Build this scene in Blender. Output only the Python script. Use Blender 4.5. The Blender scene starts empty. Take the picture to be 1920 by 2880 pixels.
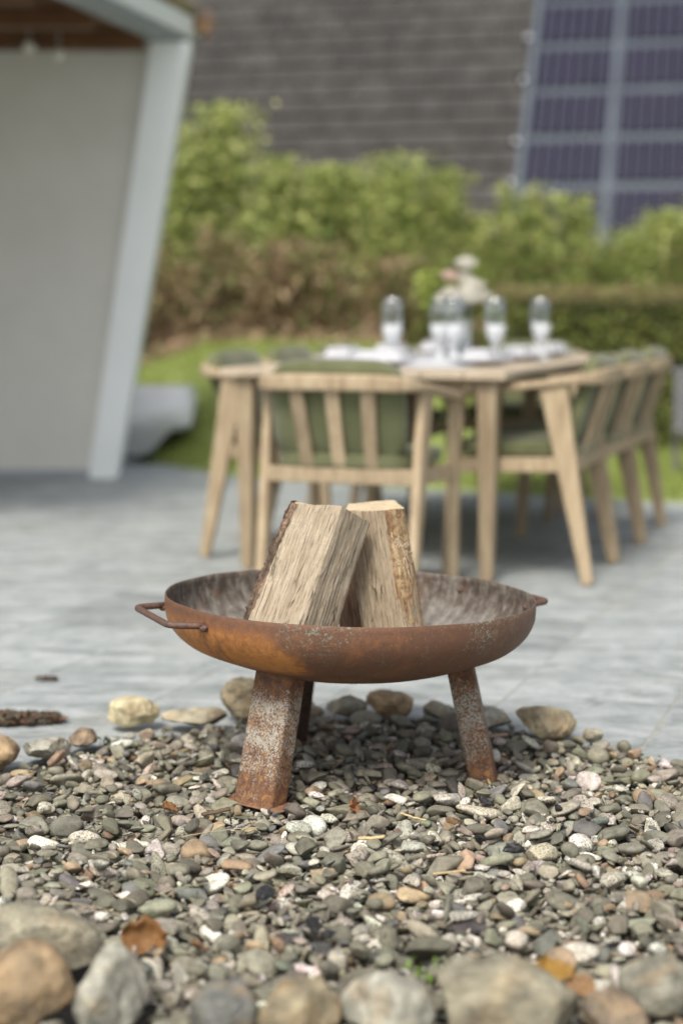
import bpy, bmesh, math, random
import numpy as np
from mathutils import Vector, Matrix, noise as mnoise

random.seed(7)
rng = np.random.default_rng(7)
sc = bpy.context.scene
C = sc.collection
PI = math.pi

# ------------------------------------------------------------------ camera
cam_d = bpy.data.cameras.new('camera')
cam = bpy.data.objects.new('camera', cam_d)
C.objects.link(cam)
cam.location = (0.0, 0.0, 0.967)
cam.rotation_euler = (math.radians(90 - 7.066), 0, 0)
cam_d.sensor_fit = 'VERTICAL'
cam_d.sensor_height = 36.0
cam_d.lens = 58.16
cam_d.clip_start = 0.05
cam_d.clip_end = 500
cam_d.dof.use_dof = True
cam_d.dof.focus_distance = 3.12
cam_d.dof.aperture_fstop = 1.60
sc.camera = cam

# ------------------------------------------------------------------ world, sun, exposure
SUN_EL, SUN_AZ = math.radians(53), math.radians(-160)     # azimuth of the sun from +Y, clockwise positive
world = bpy.data.worlds.new('World')
sc.world = world
world.use_nodes = True
wn = world.node_tree
bg = wn.nodes['Background']
sky = wn.nodes.new('ShaderNodeTexSky')
sky.sky_type = 'NISHITA'
sky.sun_disc = False
sky.sun_elevation = SUN_EL
sky.sun_rotation = SUN_AZ
sky.air_density = 1.0
sky.dust_density = 4.5
sky.ozone_density = 1.0
hs = wn.nodes.new('ShaderNodeHueSaturation')          # thin cloud: the blue is washed out
hs.inputs['Saturation'].default_value = 0.42
wn.links.new(sky.outputs[0], hs.inputs['Color'])
wn.links.new(hs.outputs[0], bg.inputs[0])
bg.inputs[1].default_value = 0.082
sd = bpy.data.lights.new('sun', 'SUN')
sd.energy = 1.5
sd.angle = math.radians(16)
sd.color = (1.0, 0.93, 0.82)
so = bpy.data.objects.new('sun', sd)
C.objects.link(so)
dirv = Vector((math.sin(SUN_AZ) * math.cos(SUN_EL), math.cos(SUN_AZ) * math.cos(SUN_EL), math.sin(SUN_EL)))
so.rotation_euler = dirv.to_track_quat('Z', 'Y').to_euler()
so.location = dirv * 30
sc.view_settings.view_transform = 'Standard'
sc.view_settings.look = 'None'
sc.view_settings.exposure = 0.96
sc.view_settings.gamma = 1.0
sc.view_settings.use_curve_mapping = False
sc.cycles.use_denoising = True
sc.cycles.max_bounces = 6
sc.cycles.transparent_max_bounces = 8

# ------------------------------------------------------------------ helpers
def tag(o, label=None, cat=None, group=None, kind=None):
    if label: o['label'] = label
    if cat: o['category'] = cat
    if group: o['group'] = group
    if kind: o['kind'] = kind
    return o

def thing(name, label, cat, loc=(0, 0, 0), rot=(0, 0, 0), group=None):
    o = bpy.data.objects.new(name, None)
    C.objects.link(o)
    o.location = loc
    o.rotation_euler = rot
    o.empty_display_size = 0.1
    return tag(o, label, cat, group)

def link(name, me, parent=None, mat=None, loc=None):
    o = bpy.data.objects.new(name, me)
    C.objects.link(o)
    if mat:
        for m in (mat if isinstance(mat, (list, tuple)) else [mat]):
            me.materials.append(m)
    if parent: o.parent = parent
    if loc: o.location = loc
    return o

def np_mesh(name, v, f, smooth=True, col=None, midx=None):
    """v (n,3), f (m,k) all faces with k corners"""
    v = np.asarray(v, dtype=np.float32); f = np.asarray(f, dtype=np.int32)
    me = bpy.data.meshes.new(name)
    me.vertices.add(len(v)); me.vertices.foreach_set('co', v.ravel())
    k = f.shape[1]
    me.loops.add(f.size); me.loops.foreach_set('vertex_index', f.ravel())
    me.polygons.add(len(f))
    me.polygons.foreach_set('loop_start', np.arange(0, f.size, k, dtype=np.int32))
    me.polygons.foreach_set('loop_total', np.full(len(f), k, dtype=np.int32))
    me.polygons.foreach_set('use_smooth', np.full(len(f), smooth, dtype=bool))
    if midx is not None: me.polygons.foreach_set('material_index', np.asarray(midx, dtype=np.int32))
    me.update(calc_edges=True)
    me.validate()
    if col is not None:
        a = me.color_attributes.new('col', 'FLOAT_COLOR', 'POINT')
        a.data.foreach_set('color', np.asarray(col, dtype=np.float32).ravel())
    return me

def bm_mesh(name, bm, smooth=False):
    me = bpy.data.meshes.new(name)
    bmesh.ops.recalc_face_normals(bm, faces=bm.faces)
    bm.to_mesh(me); bm.free()
    if smooth:
        me.polygons.foreach_set('use_smooth', [True] * len(me.polygons))
    return me

def box_bm(sx, sy, sz, c=(0, 0, 0), bev=0.0, seg=2, bm=None, rot=None):
    own = bmesh.new()
    bmesh.ops.create_cube(own, size=1.0)
    bmesh.ops.scale(own, vec=(sx, sy, sz), verts=own.verts)
    if bev > 0:
        bmesh.ops.bevel(own, geom=own.edges[:], offset=bev, segments=seg, affect='EDGES', profile=0.5)
    if rot: bmesh.ops.rotate(own, cent=(0, 0, 0), matrix=rot, verts=own.verts)
    bmesh.ops.translate(own, vec=c, verts=own.verts)
    if bm is None: return own
    tmp = bpy.data.meshes.new('tmp'); own.to_mesh(tmp); own.free()
    bm.from_mesh(tmp); bpy.data.meshes.remove(tmp)
    return bm

def beam_bm(p0, p1, w0, w1, side=(1, 0, 0), bev=0.004):
    """tapered bar from p0 to p1; w0, w1 = (width along side, width across) at each end"""
    p0, p1 = Vector(p0), Vector(p1)
    d = (p1 - p0).normalized(); s = Vector(side); s = (s - d * s.dot(d)).normalized(); t = d.cross(s)
    bm = bmesh.new()
    vs = []
    for p, w in ((p0, w0), (p1, w1)):
        for a, b in ((-1, -1), (1, -1), (1, 1), (-1, 1)):
            vs.append(bm.verts.new(p + s * (a * w[0] / 2) + t * (b * w[1] / 2)))
    q = vs
    for idx in ((0, 1, 2, 3), (7, 6, 5, 4), (0, 4, 5, 1), (1, 5, 6, 2), (2, 6, 7, 3), (3, 7, 4, 0)):
        bm.faces.new([q[i] for i in idx])
    bmesh.ops.recalc_face_normals(bm, faces=bm.faces)
    if bev: bmesh.ops.bevel(bm, geom=bm.edges[:], offset=bev, segments=2, affect='EDGES', profile=0.5)
    return bm

def sweep_mesh(name, pts, section, ups=None, closed_ends=True, smooth=True):
    """sweep a closed 2-D section [(a,b)..] along pts; a is sideways (horizontal), b is up"""
    P = [Vector(p) for p in pts]
    V, F = [], []
    n = 0
    for i, p in enumerate(P):
        d = (P[min(i + 1, len(P) - 1)] - P[max(i - 1, 0)]).normalized()
        up = Vector((0, 0, 1)) if ups is None else Vector(ups[i])
        if abs(d.dot(up)) > 0.98: up = Vector((0, 1, 0))
        s = d.cross(up).normalized(); u = s.cross(d)
        sec = section(i / (len(P) - 1)) if callable(section) else section
        n = len(sec)
        for a, b in sec: V.append(tuple(p + s * a + u * b))
    bm = bmesh.new()
    vs = [bm.verts.new(v) for v in V]
    for i in range(len(P) - 1):
        for j in range(n):
            k = (j + 1) % n
            bm.faces.new((vs[i * n + j], vs[i * n + k], vs[(i + 1) * n + k], vs[(i + 1) * n + j]))
    if closed_ends:
        bm.faces.new(vs[:n][::-1]); bm.faces.new(vs[-n:])
    return bm_mesh(name, bm, smooth)

def circle_sec(r, n=12, sq=1.0):
    return [(r * math.cos(2 * PI * k / n), r * sq * math.sin(2 * PI * k / n)) for k in range(n)]

def rrect(w, h, r, n=3):
    out = []
    for cx, cy, a0 in ((w / 2 - r, h / 2 - r, 0), (-w / 2 + r, h / 2 - r, 90), (-w / 2 + r, -h / 2 + r, 180), (w / 2 - r, -h / 2 + r, 270)):
        for k in range(n + 1):
            a = math.radians(a0 + 90 * k / n)
            out.append((cx + r * math.cos(a), cy + r * math.sin(a)))
    return out

def lathe_mesh(name, prof, n=48, smooth=True, cap=False):
    V = [(r * math.cos(2 * PI * k / n), r * math.sin(2 * PI * k / n), z) for r, z in prof for k in range(n)]
    F = [(i * n + k, i * n + (k + 1) % n, (i + 1) * n + (k + 1) % n, (i + 1) * n + k) for i in range(len(prof) - 1) for k in range(n)]
    return np_mesh(name, V, F, smooth)

# ------------------------------------------------------------------ node materials
class NT:
    def __init__(s, name):
        s.m = bpy.data.materials.new(name); s.m.use_nodes = True
        s.t = s.m.node_tree; s.b = s.t.nodes['Principled BSDF']
        s.g = None; s.tc = None
    def n(s, typ, **kw):
        x = s.t.nodes.new(typ)
        for k, v in kw.items(): setattr(x, k, v)
        return x
    def lk(s, a, b): s.t.links.new(a, b)
    def coord(s, kind='Object', scale=(1, 1, 1), rot=(0, 0, 0), loc=(0, 0, 0)):
        if kind == 'World':
            src = s.n('ShaderNodeNewGeometry').outputs['Position']
        else:
            src = s.n('ShaderNodeTexCoord').outputs[kind]
        mp = s.n('ShaderNodeMapping')
        mp.inputs['Scale'].default_value = scale; mp.inputs['Rotation'].default_value = rot; mp.inputs['Location'].default_value = loc
        s.lk(src, mp.inputs[0]); return mp.outputs[0]
    def noise(s, co, scale, detail=4, rough=0.55, dist=0.0):
        x = s.n('ShaderNodeTexNoise'); x.inputs['Scale'].default_value = scale
        x.inputs['Detail'].default_value = detail; x.inputs['Roughness'].default_value = rough; x.inputs['Distortion'].default_value = dist
        s.lk(co, x.inputs['Vector']); return x.outputs['Fac']
    def voro(s, co, scale, feature='F1', out='Distance'):
        x = s.n('ShaderNodeTexVoronoi'); x.feature = feature; x.inputs['Scale'].default_value = scale
        s.lk(co, x.inputs['Vector']); return x.outputs[out]
    def ramp(s, fac, stops, interp='LINEAR'):
        x = s.n('ShaderNodeValToRGB'); x.color_ramp.interpolation = interp
        e = x.color_ramp.elements
        while len(e) < len(stops): e.new(0.5)
        for el, (p, c) in zip(e, stops):
            el.position = p
            el.color = (c, c, c, 1) if isinstance(c, (int, float)) else (c[0], c[1], c[2], 1)
        s.lk(fac, x.inputs[0]); return x.outputs[0]
    def mix(s, fac, a, b, mode='MIX'):
        x = s.n('ShaderNodeMix'); x.data_type = 'RGBA'; x.blend_type = mode
        for sock, val in ((x.inputs[0], fac), (x.inputs[6], a), (x.inputs[7], b)):
            if isinstance(val, bpy.types.NodeSocket): s.lk(val, sock)
            elif isinstance(val, (int, float)): sock.default_value = val if sock == x.inputs[0] else (val, val, val, 1)
            else: sock.default_value = (val[0], val[1], val[2], 1)
        return x.outputs[2]
    def math(s, op, a, b=None, clamp=False):
        x = s.n('ShaderNodeMath'); x.operation = op; x.use_clamp = clamp
        for sock, val in ((x.inputs[0], a), (x.inputs[1], b)):
            if val is None: continue
            if isinstance(val, bpy.types.NodeSocket): s.lk(val, sock)
            else: sock.default_value = val
        return x.outputs[0]
    def sep(s, co):
        x = s.n('ShaderNodeSeparateXYZ'); s.lk(co, x.inputs[0]); return x.outputs
    def attr(s, name='col'):
        x = s.n('ShaderNodeAttribute'); x.attribute_name = name; return x
    def bump(s, h, strength=0.3, dist=0.001, prev=None):
        x = s.n('ShaderNodeBump'); x.inputs['Strength'].default_value = strength; x.inputs['Distance'].default_value = dist
        s.lk(h, x.inputs['Height'])
        if prev is not None: s.lk(prev, x.inputs['Normal'])
        return x.outputs[0]
    def done(s, col=None, rough=0.8, normal=None, metal=0.0, spec=None, **kw):
        b = s.b
        if col is not None:
            if isinstance(col, bpy.types.NodeSocket): s.lk(col, b.inputs['Base Color'])
            else: b.inputs['Base Color'].default_value = (*col, 1)
        if isinstance(rough, bpy.types.NodeSocket): s.lk(rough, b.inputs['Roughness'])
        else: b.inputs['Roughness'].default_value = rough
        if isinstance(metal, bpy.types.NodeSocket): s.lk(metal, b.inputs['Metallic'])
        else: b.inputs['Metallic'].default_value = metal
        if spec is not None: b.inputs['Specular IOR Level'].default_value = spec
        if normal is not None: s.lk(normal, b.inputs['Normal'])
        for k, v in kw.items(): b.inputs[k].default_value = v
        return s.m

def simple(name, a, b, scale=20, rough=0.7, bump=0.15, bscale=None, kind='Object', stretch=(1, 1, 1), spec=None, bd=0.001):
    t = NT(name); co = t.coord(kind, stretch)
    f = t.noise(co, scale, 5, 0.6)
    col = t.mix(t.ramp(f, [(0.3, 0.0), (0.7, 1.0)]), a, b)
    nb = t.bump(t.noise(co, bscale or scale * 4, 4), bump, bd)
    return t.done(col, rough, nb, spec=spec)

def foliage_mat(name, trans=0.35):
    t = NT(name); a = t.attr()
    col = a.outputs['Color']
    t.done(col, 0.55, spec=0.3)
    tr = t.n('ShaderNodeBsdfTranslucent'); t.lk(col, tr.inputs[0])
    mx = t.n('ShaderNodeMixShader'); mx.inputs[0].default_value = trans
    out = t.t.nodes['Material Output']
    t.lk(t.b.outputs[0], mx.inputs[1]); t.lk(tr.outputs[0], mx.inputs[2]); t.lk(mx.outputs[0], out.inputs[0])
    return t.m

M = {}
# pebbles and boulders: colour attribute (rgb, alpha = how mottled)
def stone_mat(name, s1, s2, bumpd):
    t = NT(name); co = t.coord('World'); a = t.attr()
    n1 = t.noise(co, s1, 5, 0.6)
    var = t.ramp(n1, [(0.28, 0.58), (0.5, 1.0), (0.72, 1.35)])
    c1 = t.mix(1.0, a.outputs['Color'], var, 'MULTIPLY')
    n2 = t.noise(co, s2, 6, 0.7)
    sp = t.ramp(n2, [(0.50, 0.0), (0.60, 1.0)])
    c2 = t.mix(t.math('MULTIPLY', sp, a.outputs['Alpha']), c1, (0.055, 0.052, 0.045))
    n3 = t.noise(co, s2 * 0.45, 3, 0.5, 1.2)
    vein = t.ramp(n3, [(0.485, 0.0), (0.5, 1.0), (0.515, 0.0)])
    c3 = t.mix(t.math('MULTIPLY', vein, 0.22), c2, (0.55, 0.53, 0.48))
    # thin lichen and dust tint
    n4 = t.noise(co, s1 * 0.4, 3)
    c4 = t.mix(t.ramp(n4, [(0.5, 0.0), (0.75, 0.28)]), c3, (0.30, 0.27, 0.20))
    nb = t.bump(t.noise(co, s2 * 2.2, 5, 0.7), 0.55, bumpd)
    nb = t.bump(t.noise(co, s2 * 0.5, 4, 0.6), 0.5, bumpd * 2.5, nb)
    rg = t.ramp(n1, [(0.3, 0.62), (0.7, 0.9)])
    return t.done(c4, rg, nb, spec=0.35)
M['pebble'] = stone_mat('pebble_stone', 70, 260, 0.0007)
M['boulder'] = stone_mat('boulder_stone', 22, 110, 0.0035)

# rusty steel bowl, outside
def rust_outer():
    t = NT('rusty_steel_outside'); co = t.coord('Object'); xyz = t.sep(co)
    big = t.noise(co, 5.5, 5, 0.6, 0.6)
    fine = t.noise(co, 420, 3, 0.7)
    mid = t.noise(co, 70, 5, 0.65)
    # sideways gradient of old fire staining: orange on one flank, dull brown on the other
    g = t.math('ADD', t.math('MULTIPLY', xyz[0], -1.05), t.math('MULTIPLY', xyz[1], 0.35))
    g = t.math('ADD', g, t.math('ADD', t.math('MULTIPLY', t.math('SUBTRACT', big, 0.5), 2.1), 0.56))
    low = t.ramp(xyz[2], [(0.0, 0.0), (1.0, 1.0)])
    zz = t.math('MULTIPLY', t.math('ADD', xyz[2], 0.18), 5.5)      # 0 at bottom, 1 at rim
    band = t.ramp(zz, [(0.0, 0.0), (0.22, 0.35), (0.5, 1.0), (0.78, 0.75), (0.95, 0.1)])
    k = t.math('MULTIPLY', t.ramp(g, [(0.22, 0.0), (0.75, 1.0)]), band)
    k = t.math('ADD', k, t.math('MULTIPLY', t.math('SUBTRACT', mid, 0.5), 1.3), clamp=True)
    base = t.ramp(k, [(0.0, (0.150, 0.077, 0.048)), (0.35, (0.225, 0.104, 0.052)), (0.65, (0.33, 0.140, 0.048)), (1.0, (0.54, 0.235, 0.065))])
    # slanted brushed streaks on the lower shoulder
    at = t.math('ARCTAN2', xyz[1], xyz[0])
    cmb = t.n('ShaderNodeCombineXYZ'); t.lk(t.math('ADD', t.math('MULTIPLY', at, 9.0), t.math('MULTIPLY', xyz[2], 38.0)), cmb.inputs[0]); t.lk(t.math('MULTIPLY', xyz[2], 9.0), cmb.inputs[1])
    st = t.noise(cmb.outputs[0], 3.0, 4, 0.6)
    stm = t.math('MULTIPLY', t.ramp(st, [(0.48, 0.0), (0.62, 1.0)]), t.ramp(zz, [(0.02, 0.3), (0.25, 1.0), (0.55, 0.0)]))
    base = t.mix(t.math('MULTIPLY', stm, 0.5), base, (0.085, 0.048, 0.035))
    # fine dark pitting and pale grains
    base = t.mix(t.ramp(fine, [(0.56, 0.0), (0.68, 0.55)]), base, (0.045, 0.028, 0.022))
    base = t.mix(t.ramp(t.noise(co, 300, 2, 0.5), [(0.68, 0.0), (0.74, 0.6)]), base, (0.50, 0.30, 0.14))
    # verdigris specks under the rim
    v = t.noise(co, 170, 4, 0.75); vm = t.noise(co, 9, 3, 0.6)
    vz = t.ramp(zz, [(0.50, 0.0), (0.68, 0.8), (0.9, 1.0)])
    vk = t.math('MULTIPLY', t.math('MULTIPLY', t.ramp(v, [(0.545, 0.0), (0.60, 1.0)]), t.ramp(vm, [(0.50, 0.0), (0.62, 1.0)])), vz)
    vx = t.ramp(t.math('ADD', xyz[0], 0.5), [(0.30, 0.0), (0.42, 1.0)])
    base = t.mix(t.math('MULTIPLY', t.math('MULTIPLY', vk, vx), 0.85), base, (0.25, 0.34, 0.28))
    # grey bloom on the far right flank
    gb = t.math('MULTIPLY', t.ramp(t.math('ADD', xyz[0], 0.5), [(0.72, 0.0), (0.88, 0.5)]), t.ramp(mid, [(0.42, 0.0), (0.62, 1.0)]))
    base = t.mix(gb, base, (0.24, 0.21, 0.17))
    dirt = t.math('MULTIPLY', t.ramp(zz, [(0.0, 0.75), (0.18, 0.0)]), t.ramp(t.noise(co, 130, 3, 0.7), [(0.4, 0.1), (0.6, 1.0)]))
    base = t.mix(dirt, base, (0.17, 0.14, 0.10))
    nb = t.bump(t.noise(co, 480, 4, 0.7), 0.5, 0.0006)
    nb = t.bump(big, 0.1, 0.004, nb)
    rg = t.ramp(mid, [(0.3, 0.50), (0.7, 0.78)])
    return t.done(base, rg, nb, metal=0.15)
M['rust_out'] = rust_outer()

def rust_inner():
    t = NT('sooty_steel_inside'); co = t.coord('Object'); xyz = t.sep(co)
    at = t.math('ARCTAN2', xyz[1], xyz[0])
    cmb = t.n('ShaderNodeCombineXYZ'); t.lk(t.math('MULTIPLY', at, 9.0), cmb.inputs[0]); t.lk(t.math('MULTIPLY', xyz[2], 7.0), cmb.inputs[1])
    st = t.noise(cmb.outputs[0], 2.6, 6, 0.7)
    n = t.noise(co, 38, 5, 0.7)
    f = t.math('ADD', t.math('MULTIPLY', st, 0.6), t.math('MULTIPLY', n, 0.5))
    base = t.ramp(f, [(0.40, (0.050, 0.036, 0.029)), (0.50, (0.090, 0.068, 0.054)), (0.58, (0.15, 0.130, 0.108)), (0.68, (0.28, 0.255, 0.22))])
    ash = t.ramp(t.math('MULTIPLY', t.math('ADD', xyz[2], 0.18), 5.5), [(0.1, 0.85), (0.45, 0.35), (0.7, 0.0)])
    base = t.mix(t.math('MULTIPLY', ash, t.ramp(n, [(0.35, 0.3), (0.6, 1.0)])), base, (0.50, 0.48, 0.45))
    base = t.mix(t.ramp(t.noise(co, 22, 3), [(0.60, 0.0), (0.72, 0.5)]), base, (0.20, 0.09, 0.045))
    nb = t.bump(t.noise(co, 160, 4, 0.7), 0.5, 0.001)
    return t.done(base, 0.72, nb, metal=0.1)
M['rust_in'] = rust_inner()

def rust_leg():
    t = NT('flaking_paint_and_rust'); co = t.coord('Object'); xyz = t.sep(co)
    n1 = t.noise(co, 230, 6, 0.85); n2 = t.noise(co, 26, 4, 0.6)
    z = xyz[2]
    # paint survives in the middle of the leg
    keep = t.ramp(t.math('MULTIPLY', z, 4.0), [(0.0, 0.38), (0.2, 0.455), (0.45, 0.505), (0.74, 0.50), (0.86, 0.40), (0.95, 0.24)])
    thr = t.math('ADD', keep, t.math('MULTIPLY', t.math('SUBTRACT', n2, 0.5), 0.28))
    d = t.math('SUBTRACT', thr, n1)
    pm = t.ramp(t.math('ADD', d, 0.5), [(0.49, 0.0), (0.515, 1.0)])
    rustc = t.ramp(t.noise(co, 75, 5, 0.7), [(0.3, (0.075, 0.040, 0.028)), (0.5, (0.155, 0.075, 0.042)), (0.68, (0.28, 0.13, 0.045))])
    yel = t.ramp(t.noise(co, 60, 4, 0.7), [(0.56, 0.0), (0.66, 0.8)])
    rustc = t.mix(t.math('MULTIPLY', yel, t.ramp(t.math('MULTIPLY', z, 4.0), [(0.1, 0.8), (0.75, 0.0)])), rustc, (0.45, 0.23, 0.055))
    paint = t.ramp(t.noise(co, 45, 4), [(0.3, (0.30, 0.275, 0.215)), (0.7, (0.47, 0.455, 0.40))])
    base = t.mix(pm, rustc, paint)
    nb = t.bump(pm, 0.35, 0.0006)
    nb = t.bump(t.noise(co, 320, 4, 0.7), 0.5, 0.0006, nb)
    return t.done(base, 0.75, nb, metal=0.0)
M['rust_leg'] = rust_leg()
M['rust_plain'] = simple('rusty_bar', (0.07, 0.042, 0.034), (0.17, 0.095, 0.068), 120, 0.6, 0.5, 400, bd=0.0006)
M['rust_shaded'] = simple('shaded_rear_leg_rust', (0.035, 0.022, 0.017), (0.085, 0.045, 0.03), 90, 0.75, 0.5, 350, bd=0.0006)  # brown rust darkened to carry the shade on the rear leg
M['rust_plate'] = simple('rusty_plate', (0.16, 0.08, 0.045), (0.36, 0.19, 0.11), 60, 0.75, 0.5, 300)

def wood_split(name, dark, pale_grain, stretch=(1, 1, 0.055), saw=False):
    t = NT(name); co = t.coord('Object', stretch)
    co2 = t.coord('Object', (1, 1, 1))
    f1 = t.noise(co, 150, 6, 0.7); f2 = t.noise(co, 420, 3, 0.7); f3 = t.noise(co2, 14, 4, 0.6)
    f = t.math('ADD', t.math('MULTIPLY', f1, 0.6), t.math('MULTIPLY', f3, 0.4))
    base = t.ramp(f, [(0.38, dark), (0.56, pale_grain), (0.68, tuple(min(1, c * 1.13) for c in pale_grain))])  # noise grain between a dark and a paler wood colour
    base = t.mix(t.ramp(f2, [(0.38, 0.6), (0.50, 0.0)]), base, tuple(c * 0.42 for c in dark))
    crack = t.ramp(t.noise(t.coord('Object', (1, 1, 0.075)), 130, 4, 0.65, 0.5), [(0.29, 1.0), (0.335, 0.0)])
    base = t.mix(t.math('MULTIPLY', crack, 0.95), base, (0.05, 0.035, 0.022))
    warp = t.n('ShaderNodeVectorMath'); warp.operation = 'ADD'
    wnz = t.n('ShaderNodeTexNoise'); wnz.inputs['Scale'].default_value = 45; t.lk(co2, wnz.inputs['Vector'])
    wsc = t.n('ShaderNodeVectorMath'); wsc.operation = 'SCALE'; wsc.inputs['Scale'].default_value = 0.0045; t.lk(wnz.outputs['Color'], wsc.inputs[0])
    t.lk(t.coord('Object', (1, 1, 0.085)), warp.inputs[0]); t.lk(wsc.outputs[0], warp.inputs[1])
    split = t.voro(warp.outputs[0], 62, 'DISTANCE_TO_EDGE')
    where = t.ramp(t.noise(t.coord('Object', (1, 1, 0.35)), 26, 3, 0.6), [(0.54, 0.0), (0.62, 1.0)])
    slit = t.math('MULTIPLY', t.ramp(split, [(0.018, 1.0), (0.05, 0.0)]), where)
    base = t.mix(t.math('MULTIPLY', slit, 0.75), base, (0.045, 0.032, 0.02))
    crack = t.math('MAXIMUM', crack, slit)
    if saw:
        sw = t.noise(t.coord('Object', (0.12, 0.12, 1)), 380, 2, 0.5)
        base = t.mix(t.math('MULTIPLY', t.ramp(sw, [(0.5, 0.0), (0.62, 0.45)]), t.ramp(f3, [(0.45, 0.0), (0.55, 1.0)])), base, tuple(c * 0.62 for c in pale_grain))
    h = t.math('SUBTRACT', t.math('ADD', f1, t.math('MULTIPLY', f2, 0.5)), t.math('MULTIPLY', crack, 1.2))
    nb = t.bump(h, 0.7, 0.0014)
    return t.done(base, 0.82, nb, spec=0.25)
M['wood_a'] = wood_split('split_firewood_pale', (0.31, 0.245, 0.17), (0.47, 0.395, 0.295), saw=True)
M['wood_b'] = wood_split('split_firewood_grey', (0.25, 0.195, 0.13), (0.41, 0.335, 0.24))
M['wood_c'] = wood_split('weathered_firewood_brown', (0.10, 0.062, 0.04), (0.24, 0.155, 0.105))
M['wood_end'] = simple('sawn_log_end', (0.46, 0.36, 0.22), (0.62, 0.52, 0.36), 60, 0.85, 0.5, 260)
def bark_mat(name, a, b, c):
    t = NT(name); co = t.coord('Object', (1, 1, 0.22)); co2 = t.coord('Object')
    f = t.noise(co, 60, 6, 0.75); g = t.noise(co2, 130, 4, 0.7)
    base = t.ramp(f, [(0.35, a), (0.5, b), (0.62, c)])
    base = t.mix(t.ramp(g, [(0.38, 0.6), (0.5, 0.0)]), base, tuple(k * 0.5 for k in a))
    nb = t.bump(f, 0.9, 0.003); nb = t.bump(g, 0.6, 0.001, nb)
    return t.done(base, 0.85, nb, spec=0.2)
M['bark_dark'] = bark_mat('dark_corky_bark', (0.045, 0.032, 0.024), (0.12, 0.085, 0.06), (0.30, 0.20, 0.14))
M['bark_tan'] = bark_mat('tan_inner_bark', (0.17, 0.095, 0.05), (0.33, 0.215, 0.12), (0.50, 0.38, 0.22))
M['worm'] = simple('pale_beetle_tracks', (0.5, 0.42, 0.30), (0.62, 0.54, 0.40), 80, 0.85)

# patio stone
def slab_mat():
    t = NT('patio_slab_stone'); co = t.coord('World', rot=(0, 0, math.radians(20)))
    st = t.coord('World', (0.55, 2.4, 1.0), rot=(0, 0, math.radians(8)))
    f1 = t.math('ADD', t.math('MULTIPLY', t.noise(st, 4.2, 7, 0.68, 0.6), 0.62), t.math('MULTIPLY', t.noise(co, 11.0, 6, 0.7, 0.3), 0.38)); f2 = t.noise(co, 60, 5, 0.7)
    oi = t.n('ShaderNodeObjectInfo')
    base = t.ramp(f1, [(0.34, (0.175, 0.20, 0.20)), (0.46, (0.305, 0.335, 0.34)), (0.57, (0.425, 0.455, 0.46))])
    v = t.ramp(oi.outputs['Random'], [(0.0, 0.80), (0.5, 1.0), (1.0, 1.10)])
    base = t.mix(1.0, base, v, 'MULTIPLY')
    base = t.mix(t.ramp(f2, [(0.35, 0.35), (0.5, 0.0)]), base, (0.24, 0.25, 0.23))
    st3 = t.noise(t.coord('World', (1, 1, 1)), 2.6, 4, 0.6)
    base = t.mix(t.ramp(st3, [(0.56, 0.0), (0.72, 0.4)]), base, (0.33, 0.32, 0.27))
    blo = t.noise(t.coord('World', (1.0, 1.8, 1), rot=(0, 0, math.radians(-25))), 7.5, 5, 0.65, 1.0)
    base = t.mix(t.ramp(blo, [(0.56, 0.0), (0.66, 0.55)]), base, (0.17, 0.19, 0.18))
    nb = t.bump(f1, 0.9, 0.016); nb = t.bump(f2, 0.5, 0.002, nb)
    return t.done(base, 0.6, nb, spec=0.4)
M['slab'] = slab_mat()
M['joint'] = simple('patio_joint_sand', (0.26, 0.27, 0.25), (0.38, 0.39, 0.36), 40, 0.95, kind='World')
M['soil'] = simple('gravel_bed_grit', (0.05, 0.045, 0.036), (0.13, 0.12, 0.10), 160, 0.95, 0.8, 300, kind='World', bd=0.003)
M['ground'] = simple('far_ground_turf', (0.07, 0.10, 0.03), (0.13, 0.15, 0.06), 2, 0.95, kind='World')
M['lawn'] = simple('lawn_turf', (0.20, 0.25, 0.075), (0.30, 0.36, 0.12), 7, 0.9, 0.5, 60, kind='World', bd=0.01)
M['bank'] = simple('dry_soil_bank', (0.10, 0.065, 0.038), (0.26, 0.18, 0.11), 9, 0.95, 0.8, 40, kind='World', bd=0.03)
M['leaf'] = foliage_mat('leaf_foliage', 0.4)
M['dryleaf'] = foliage_mat('dry_leaf_foliage', 0.15)
M['twig'] = simple('shrub_twig', (0.08, 0.055, 0.035), (0.17, 0.12, 0.08), 30, 0.9)
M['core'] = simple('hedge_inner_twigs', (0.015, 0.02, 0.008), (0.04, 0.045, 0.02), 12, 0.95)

# furniture
def teak():
    t = NT('pale_teak'); co = t.coord('Object', (1, 1, 1))
    f = t.noise(t.coord('Object', (8, 8, 1.2)), 6, 5, 0.6)
    oi = t.n('ShaderNodeObjectInfo')
    base = t.ramp(f, [(0.3, (0.29, 0.215, 0.135)), (0.55, (0.42, 0.33, 0.215)), (0.75, (0.50, 0.405, 0.275))])
    base = t.mix(1.0, base, t.ramp(oi.outputs['Random'], [(0.0, 0.78), (1.0, 1.12)]), 'MULTIPLY')
    return t.done(base, 0.6, t.bump(f, 0.2, 0.001), spec=0.35)
M['teak'] = teak()
M['teak_old'] = simple('greyed_teak_tabletop', (0.42, 0.34, 0.24), (0.56, 0.48, 0.37), 8, 0.6, 0.2, stretch=(1, 6, 1))
def fabric(name, a, b):
    t = NT(name); co = t.coord('Object')
    w = t.noise(co, 420, 2, 0.5); f = t.noise(co, 9, 3)
    base = t.mix(t.ramp(f, [(0.35, 0.0), (0.65, 1.0)]), a, b)
    return t.done(base, 0.9, t.bump(w, 0.4, 0.0008), spec=0.2, **{'Sheen Weight': 0.25})
M['olive'] = fabric('olive_outdoor_fabric', (0.105, 0.115, 0.055), (0.145, 0.155, 0.08))
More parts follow.
